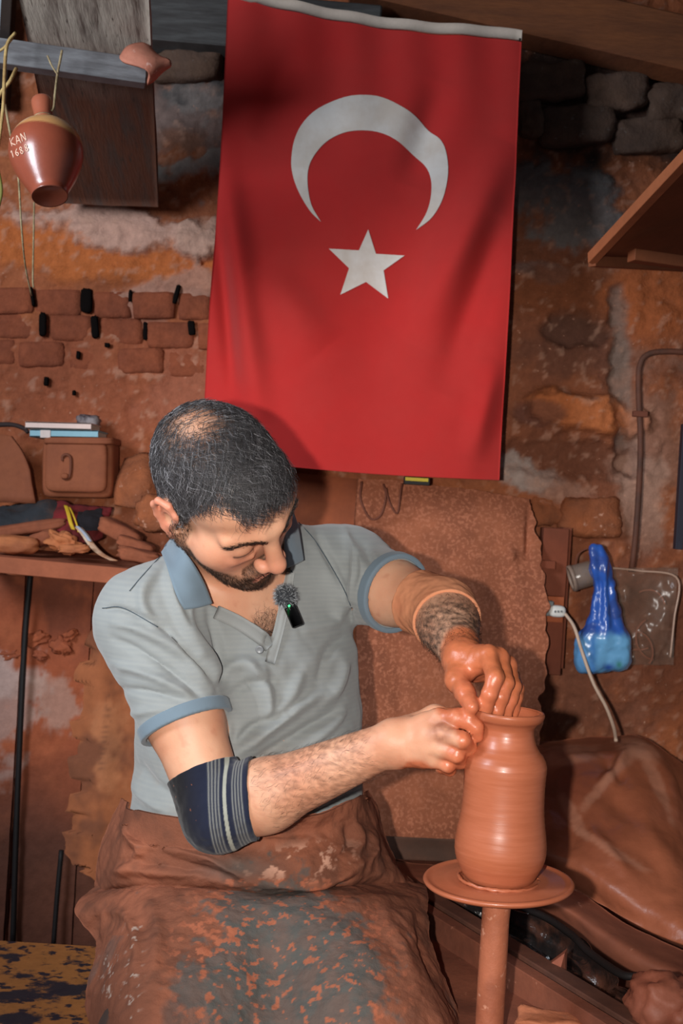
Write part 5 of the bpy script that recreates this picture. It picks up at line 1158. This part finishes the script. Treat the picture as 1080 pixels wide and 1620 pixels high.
# tilted wooden tray high on the right
tray = thing('wooden_tray', px(1040, 400, 2.0), 'brown wooden panel with a ledge jutting out high on the right', 'shelf')
wp = mat('brown_panel', (150, 84, 50), (124, 70, 44), s=5, wid=.3, rough=.75, bump=.3, bs=40, vary=.12)
t0, t1, t2, t3 = px(1100, 232, 1.80), px(934, 412, 2.10), px(1100, 398, 2.30), px(1150, 300, 2.1)
A, B_, C_ = px(1120, 212, 1.72), px(936, 409, 2.12), px(1130, 420, 2.42)
V_, F_ = quadslab([A, B_, C_, px(1260, 260, 2.0)], .012, 12, .001); obj('panel', V_, F_, wp, tray)
V_, F_ = cuboid_between(A, B_, .016, .020, (0, 0, 1), .1); obj('edge_strip', V_, F_, mat('edge_wood', (176, 104, 66), rough=.7, bump=.3), tray, False)
V_, F_ = cuboid_between(B_ + (.0, 0, -.004), px(1130, 424, 2.40), .016, .02, (0, 0, 1), .1); obj('rear_strip', V_, F_, wp, tray, False)
V_, F_ = cuboid_between(px(998, 404, 2.08), px(1110, 420, 2.12), .026, .02, (0, 0, 1), .1); obj('ledge', V_, F_, wp, tray, False)
# blue bag
bag = thing('blue_carrier_bag', py(955, 1075, 2.36), 'translucent blue plastic bag hanging knotted on the wall', 'bag')
s = SDF(); B0 = lambda x, y, o=0: py(x, y, 2.38) + (0, o, 0)
s.cone(B0(944, 868), B0(949, 898), .012, .023, .01); s.cone(B0(949, 898), B0(957, 936), .023, .017, .01); s.cone(B0(956, 932), B0(950, 1010), .017, .040, .012)
s.cone(B0(956, 940), B0(972, 1020), .014, .032, .012); s.cone(B0(934, 1020), B0(935, 1048), .032, .030, .012); s.cone(B0(972, 1020), B0(978, 1042), .032, .024, .012); s.cone(B0(934, 1046), B0(978, 1038), .028, .027, .01)
s.plane(B0(953, 960, -.034), (0, -1, 0), .01); s.plane(B0(953, 1066), (.06, 0, -1), .012)
V_, F_ = s.mesh(B0(953, 960) - (.12, .08, .22), B0(953, 960) + (.12, .08, .18), .0028)
sx = scr(V_); V_ = V_ + vnorm(V_, F_) * (.0035 * np.sin((sx[:, 0] - 953) / (4 + np.abs(sx[:, 1] - 930) * .06) * 2) * sst(1050, 940, sx[:, 1]) + .004 * fbm(V_ * 26, 3))[:, None]
sx = scr(V_); cb = mixc(np.tile(L((48, 92, 178)), (len(V_), 1)), L((50, 78, 150)), sst(.1, -.1, fbm(V_ * 20, 2)))
low = sst(995, 1015, sx[:, 1] + 6 * fbm(V_ * 40, 2)); cb = mixc(cb, L((108, 168, 212)), low * (.7 + .3 * (sx[:, 0] > 940))); cb = mixc(cb, L((60, 120, 190)), low * np.exp(-((sx[:, 0] - 937 - .02 * (sx[:, 1] - 1000)) / 7) ** 2) * .7)
cb = mixc(cb, L((60, 130, 110)), np.exp(-((sx[:, 0] - 979) / 5) ** 2 - ((sx[:, 1] - 1052) / 6) ** 2) * .9); cb = mixc(cb, L((30, 70, 160)), np.exp(-((sx[:, 0] - 962) / 10) ** 2 - ((sx[:, 1] - 1056) / 6) ** 2) * .9)
obj('bag_body', V_, F_, mat('blue_plastic', attr=True, rough=.28, spec=.5, bump=.3, bs=60, vary=.06, sss=0, coat=.2), bag, cols=cb)
obj('handle', *tube([B0(938, 905), B0(936, 880), B0(944, 864), B0(953, 880), B0(956, 905)], [.006, .009, .008, .009, .006], 8, 24, .5), mat('blue_handle', (44, 84, 170), rough=.3, spec=.5, bump=.3), bag)
# jar and clear bag
jar = thing('glass_jar', py(912, 935, 2.42), 'small clay-smeared glass jar hanging left of the blue bag', 'jar'); gl = mat('dusty_glass', (150, 130, 118), rough=.18, spec=.6, bump=.2, alpha=.55, vary=.1)
jc = py(905, 915, 2.43); jx = unit(np.array([1, 0, .35])); V_, F_ = lathe([(.0005, 0), (.024, .0), (.026, .004), (.026, .040), (.022, .046), (.022, .052), (.0195, .052), (.0195, .004), (.0005, .004)], jc, 32, jx); obj('glass', V_, F_, gl, jar)
V_, F_ = lathe([(.021, -.004), (.027, -.004), (.028, .003), (.021, .003)], jc, 32, jx, close=True); obj('rim', V_, F_, mat('dull_rim', (140, 118, 104), rough=.4, bump=.1), jar)
obj('contents', *rock(jc + jx * .026, (.030, .03, .034), None, 7, .2, 3, 2), mat('jar_stuff', (196, 140, 96), (120, 130, 140), s=60, rough=.5, bump=.3), jar)
obj('wire_handle', *tube([jc + (.004, 0, .024), jc + (.008, -.004, .05), jc + (.03, -.004, .062), jc + (.044, 0, .045)], .0016, 6, 16), wr_m, jar)
cbag = thing('clear_plastic_bag', py(1010, 1060, 2.46), 'clear plastic bag of wire rings hanging right of the blue bag', 'bag')
clr = mat('clear_film', (150, 128, 112), rough=.22, spec=.5, bump=.12, bs=8, alpha=.16, vary=.1, bdist=.006)
sheet('film', [[py(x, y, 2.44 + .010 * math.sin(x * .09 + y * .05)) for x in (962, 990, 1020, 1050, 1072 - (y - 900) * .05)] for y in (898, 940, 990, 1030, 1052)], 40, 40, .001, clr, cbag, .006)
obj('seam', *tube([py(962, 898, 2.43), py(1010, 903, 2.43), py(1071, 915, 2.43), py(1066, 980, 2.43), py(1060, 1040, 2.43)], .0022, 6, 30), mat('film_edge', (184, 150, 130), rough=.3, spec=.6, bump=0), cbag)
for cx_, cy_, rr, a0, a1 in ((1000, 1030, .042, -.6, 1.4), (1040, 1010, .045, 2.2, 4.6), (1010, 990, .05, 3.4, 5.2), (1025, 960, .035, .2, 2.2)):
    c = py(cx_, cy_, 2.47); obj('wire_ring', *tube([c + (math.cos(t) * rr, .004 * math.sin(3 * t), math.sin(t) * rr) for t in np.linspace(a0, a1, 18)], .0024, 6), mat('copper_wire', (176, 104, 76), rough=.5, bump=.2), cbag)
# ================================================================ plastic sheet and the wheel bench, right
BZ = .585
tarp_m = mat('brown_plastic_sheet', attr=True, s=5, rough=.38, spec=.5, bump=.45, bs=14, vary=.12, bdist=.006)
tp = [[(800, 1180, 2.34), (880, 1172, 2.36), (960, 1166, 2.37), (1010, 1166, 2.38), (1060, 1195, 2.38), (1140, 1250, 2.38)],
      [(800, 1225, 2.24), (880, 1210, 2.22), (950, 1215, 2.20), (1020, 1190, 2.26), (1075, 1240, 2.24), (1150, 1300, 2.24)],
      [(800, 1290, 2.16), (890, 1280, 2.12), (960, 1300, 2.08), (1030, 1290, 2.10), (1085, 1330, 2.08), (1150, 1380, 2.08)],
      [(790, 1340, 2.10), (880, 1350, 2.04), (960, 1390, 1.96), (1030, 1420, 1.92), (1090, 1450, 1.88), (1150, 1480, 1.88)],
      [(780, 1372, 2.12), (870, 1385, 2.06), (950, 1430, 1.97), (1020, 1470, 1.90), (1085, 1500, 1.84), (1150, 1530, 1.82)]]
V_, F_ = grid([[px(*p) for p in r] for r in tp], 110, 100)
if (vnorm(V_, F_) @ FW).mean() > 0: F_ = F_[:, ::-1]
V_ = folds(V_, F_, [([(860, 1190), (930, 1200), (1000, 1175)], .012, 9), ([(1000, 1172), (975, 1215), (945, 1250)], .014, 8), ([(1020, 1175), (1050, 1230), (1075, 1300)], .012, 12), ([(930, 1310), (960, 1350), (1010, 1400)], .012, 12), ([(870, 1230), (900, 1300), (890, 1360)], -.012, 20), ([(940, 1240), (1000, 1290), (1070, 1330)], -.010, 16), ([(1000, 1260), (1040, 1340), (1080, 1400)], .008, 14), ([(955, 1200), (990, 1240)], -.010, 9)], True)
V_ = V_ + vnorm(V_, F_) * (.006 * np.abs(fbm(V_ * 8, 4)))[:, None]
V_, F_ = sheet_thick(V_, F_, 110, 100, .0015); U, W = scr(V_).T; w2 = fbm(V_ * 9 + 4, 4, .6); w3 = fbm(V_ * 40, 3, .6)
cc = mixc(np.tile(L((160, 92, 64)), (len(V_), 1)), L((138, 76, 54)), sst(-.4, .5, fbm(V_ * 4, 3)))
for b_ in (blob(895, 1196, 50, 13, -5, .4, .5), blob(985, 1205, 40, 12, 128, .4, .5), blob(955, 1240, 50, 8, 130, .4, .7), blob(1010, 1185, 30, 12, 20, .4, .5), blob(1040, 1245, 8, 60, -24, .4, .6), blob(905, 1290, 40, 8, 60, .4, .8), blob(960, 1340, 60, 6, 30, .4, .8)): cc = mixc(cc, L((196, 138, 112)), b_ * .5)  # pale streaks along the creases: sheen painted into the sheet's colour
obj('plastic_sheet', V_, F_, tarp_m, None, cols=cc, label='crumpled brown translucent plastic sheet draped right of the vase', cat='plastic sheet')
# clay-smeared bank in front of it
bank_m = mat('smeared_clay_bank', (150, 86, 62), (124, 72, 54), s=5, wid=.3, c3=(190, 130, 104), s3=40, thr3=.72, rough=.7, spec=.3, bump=.5, bs=30, vary=.12)
bp = [[(560, 1350, 2.22), (680, 1368, 2.16), (780, 1366, 2.12), (880, 1392, 2.04), (960, 1440, 1.93), (1040, 1485, 1.86), (1140, 1530, 1.80)],
      [(560, 1380, 2.12), (680, 1392, 2.06), (780, 1395, 2.00), (880, 1425, 1.92), (960, 1475, 1.83), (1040, 1520, 1.76), (1140, 1560, 1.70)],
      [(560, 1405, 2.08), (680, 1410, 2.04), (790, 1418, 1.99), (875, 1448, 1.93), (945, 1496, 1.84), (1015, 1540, 1.77), (1140, 1590, 1.70)],
      [(560, 1420, 2.10), (680, 1425, 2.06), (790, 1432, 2.02), (870, 1458, 1.96), (935, 1508, 1.88), (1005, 1556, 1.81), (1140, 1610, 1.74)]]
V_, F_ = grid([[px(*p) for p in r] for r in bp], 90, 50)
if (vnorm(V_, F_) @ FW).mean() > 0: F_ = F_[:, ::-1]
V_ = V_ + vnorm(V_, F_) * (.004 * fbm(V_ * 9, 4))[:, None]; V_, F_ = sheet_thick(V_, F_, 90, 50, .01); obj('clay_bank', V_, F_, bank_m, None, label='smooth clay-smeared ledge curving behind the wheel under the plastic sheet', cat='ledge')
# dark rubber strip on the back of the bench
V_, F_ = grid([[px(600, 1322, 2.20), px(680, 1326, 2.18), px(760, 1330, 2.16), px(840, 1345, 2.12)], [px(600, 1340, 2.185), px(680, 1344, 2.165), px(760, 1348, 2.145), px(840, 1362, 2.10)], [px(600, 1358, 2.18), px(680, 1362, 2.16), px(760, 1366, 2.14), px(840, 1380, 2.10)]], 30, 10)
if (vnorm(V_, F_) @ FW).mean() > 0: F_ = F_[:, ::-1]
V_, F_ = sheet_thick(V_ , F_, 30, 10, .012); obj('rubber_strip', V_, F_, mat('dark_leather', (78, 56, 46), (96, 64, 50), s=9, rough=.8, bump=.5, bs=60), None, label='dark clay-stained strip along the foot of the leaning sheet', cat='strip')
# bench: base board, front rails, trough lined with black plastic
bench = thing('wheel_bench', (.35, 1.9, 0), 'clay-caked wooden bench frame with diagonal rails around the trough', 'bench')
bw = mat('caked_bench_wood', (134, 76, 54), (104, 60, 46), s=6, wid=.3, c3=(170, 112, 88), s3=40, thr3=.70, rough=.85, bump=.6, bs=40, vary=.2)
V_, F_ = box((.53, 2.10, .515), (.76, .72, .04), None, .08); obj('bench_top', V_, F_, bw, bench, False)
for x in (.2, .84):
    for y in (1.78, 2.4): obj('leg', *box((x, y, .25), (.06, .06, .50), None, .06), bw, bench, False)
r1 = [pz(620, 1402, .60), pz(1060, 1678, .60)]; obj('rail', *cuboid_between(*r1, .030, .05, (0, 0, 1), .1), mat('dark_rail', (84, 54, 44), (110, 68, 52), s=8, rough=.7, bump=.5, bs=50), bench, False)
r2 = [pz(590, 1414, .60), pz(1040, 1690, .60)]
r2 = [p - unit(np.cross(r1[1] - r1[0], (0, 0, 1))) * -.045 for p in r1]; obj('rail', *cuboid_between(*r2, .022, .06, (0, 0, 1), .1), bw, bench, False)
front = [r2[0] + (0, 0, -.004), r2[1] + (0, 0, -.004), r2[1] + (-.02, -.42, -.02), r2[0] + (-.18, -.40, -.02)]
V_, F_ = quadslab([np.array(front[0]), np.array(front[1]), np.array(front[2]), np.array(front[3])], .02, 24, .005)
obj('front_board', V_, F_, bw, bench)
blk = mat('black_film', (34, 31, 31), (92, 58, 46), s=12, thr=.58, wid=.10, rough=.20, spec=.8, bump=.8, bs=22, vary=.15, coat=.5, bdist=.006)
tq = [[(640, 1410, .60), (740, 1420, .60), (800, 1436, .61), (860, 1456, .61), (915, 1482, .61), (960, 1530, .61), (1015, 1590, .61), (1040, 1650, .61)],
      [(640, 1420, .585), (740, 1440, .58), (795, 1462, .575), (850, 1486, .575), (900, 1512, .575), (945, 1552, .575), (995, 1605, .575), (1020, 1655, .58)],
      [(640, 1428, .575), (720, 1458, .565), (780, 1490, .555), (835, 1520, .55), (885, 1550, .55), (930, 1580, .555), (980, 1622, .56), (1010, 1665, .57)],
      [(640, 1432, .60), (700, 1470, .60), (770, 1508, .60), (830, 1540, .60), (880, 1572, .60), (925, 1598, .60), (965, 1630, .60), (1000, 1680, .60)]]
V_, F_ = grid([[pz(x, y, z) for x, y, z in r] for r in tq], 120, 60)
if (vnorm(V_, F_)[:, 2]).mean() < 0: F_ = F_[:, ::-1]
V_ = folds(V_, F_, [([(895, 1515), (925, 1530), (945, 1565)], .014, 6), ([(800, 1480), (830, 1500), (855, 1515)], .008, 4), ([(900, 1540), (930, 1550)], .008, 5), ([(960, 1575), (985, 1560), (970, 1600)], .012, 7), ([(815, 1455), (840, 1470), (880, 1500)], .008, 7), ([(920, 1580), (950, 1590), (975, 1580)], -.008, 7)], False)
V_ = V_ + vnorm(V_, F_) * (.005 * fbm(V_ * 22, 4))[:, None]; V_, F_ = sheet_thick(V_, F_, 120, 60, .001)
obj('black_plastic_liner', V_, F_, blk, None, label='shiny wet black plastic lining the trough beside the wheel shaft', cat='plastic sheet')
# scraps and clay lumps
clm = mat('raw_clay', (158, 92, 70), (138, 78, 60), s=12, wid=.25, rough=.55, spec=.35, bump=.5, bs=60, vary=.1)
t_a, t_b, t_c = pz(843, 1545, .60), px(893, 1508, 1.66), pz(878, 1562, .60)
V_ = np.array([t_a, t_b, t_c, t_a + (.01, .03, -.004), t_b + (.006, .014, .002), t_c + (.02, .025, -.004)]); V_, F_ = V_, [(0, 2, 1), (3, 4, 5), (0, 1, 4, 3), (1, 2, 5, 4), (2, 0, 3, 5)]
obj('clay_scrap', V_, F_, clm, None, False, label='pointed triangular scrap of clay standing in the black trough', cat='scrap')
def clump(x, y, w_, d_, h_, z, lb, amp=.22, mm=clm, p=2.6, rz=0):
    c = pz(x, y, z); V_, F_ = rock(c, (w_, d_, h_), np.array(Matrix.Rotation(rz, 3, 'Z')), 13, amp, p, x * .01); V_ = V_ + vnorm(V_, np.array(F_)) * (.003 * fbm(V_ * 35, 3))[:, None]; return obj('clay_lump', V_, F_, mm, None, label=lb, cat='clay')
clump(1048, 1592, .085, .08, .075, .64, 'rounded lump of raw clay at the right edge beside the trough')
clump(1092, 1610, .06, .07, .06, .635, 'dark wet clay lump cut by the right edge of the picture', .3)
clump(872, 1625, .085, .05, .03, .60, 'flat clay slab at the bottom edge in front of the trough', .12, mat('pale_clay', (190, 116, 82), (120, 100, 90), s=20, thr=.62, wid=.1, rough=.7, bump=.5), 5, .25)
wire('black_hose', [pz(1010, 1545, .66), pz(980, 1540, .655), pz(930, 1505, .65), pz(905, 1480, .65), pz(860, 1450, .65), pz(800, 1425, .645)], .0055, MATS['black_rubber'], 'black hose along the rim of the plastic-lined trough', 'hose', 40)
# seat bench at lower left
seat = thing('seat_plank', (-.42, 1.75, 0), 'worn ochre and black painted wooden bench the potter sits on', 'bench')
sm_ = mat('worn_paint', (150, 96, 50), (34, 34, 42), s=13, thr=.54, wid=.04, c3=(30, 30, 40), s3=42, thr3=.58, rough=.6, spec=.35, bump=.4, bs=50, vary=.2, stretch=(.9, 1.1, 1))
s0 = pz(60, 1491, .55); V_, F_ = box((-.46, s0[1] - .20, .532), (1.02, .40, .036), None, .1); obj('seat_board', V_, F_, sm_, seat, False)
for x in (-.90, -.02):
    for y in (s0[1] - .36, s0[1] - .04): obj('leg', *box((x, y, .257), (.06, .06, .514), None, .06), bw, seat, False)

# repeats share a group
for nm, gp in (('book', 'books on the metal box'), ('cloth', 'rags on the shelf'), ('strap', 'yellow straps on the maroon rag'), ('wood_block', 'wood blocks on the right of the shelf'), ('clay_lump', 'raw clay lumps by the trough'),
               ('raffia_strand', 'raffia strands on the batten'), ('string', 'strings behind the jug'), ('wire_loop', 'wire loops on the leaning sheet'), ('board', 'boards along the wall'), ('cord', 'cords of the hanging jug')):
    for o in sc.objects:
        if o.parent is None and o.name.split('.')[0] == nm and 'label' in o: o['group'] = gp
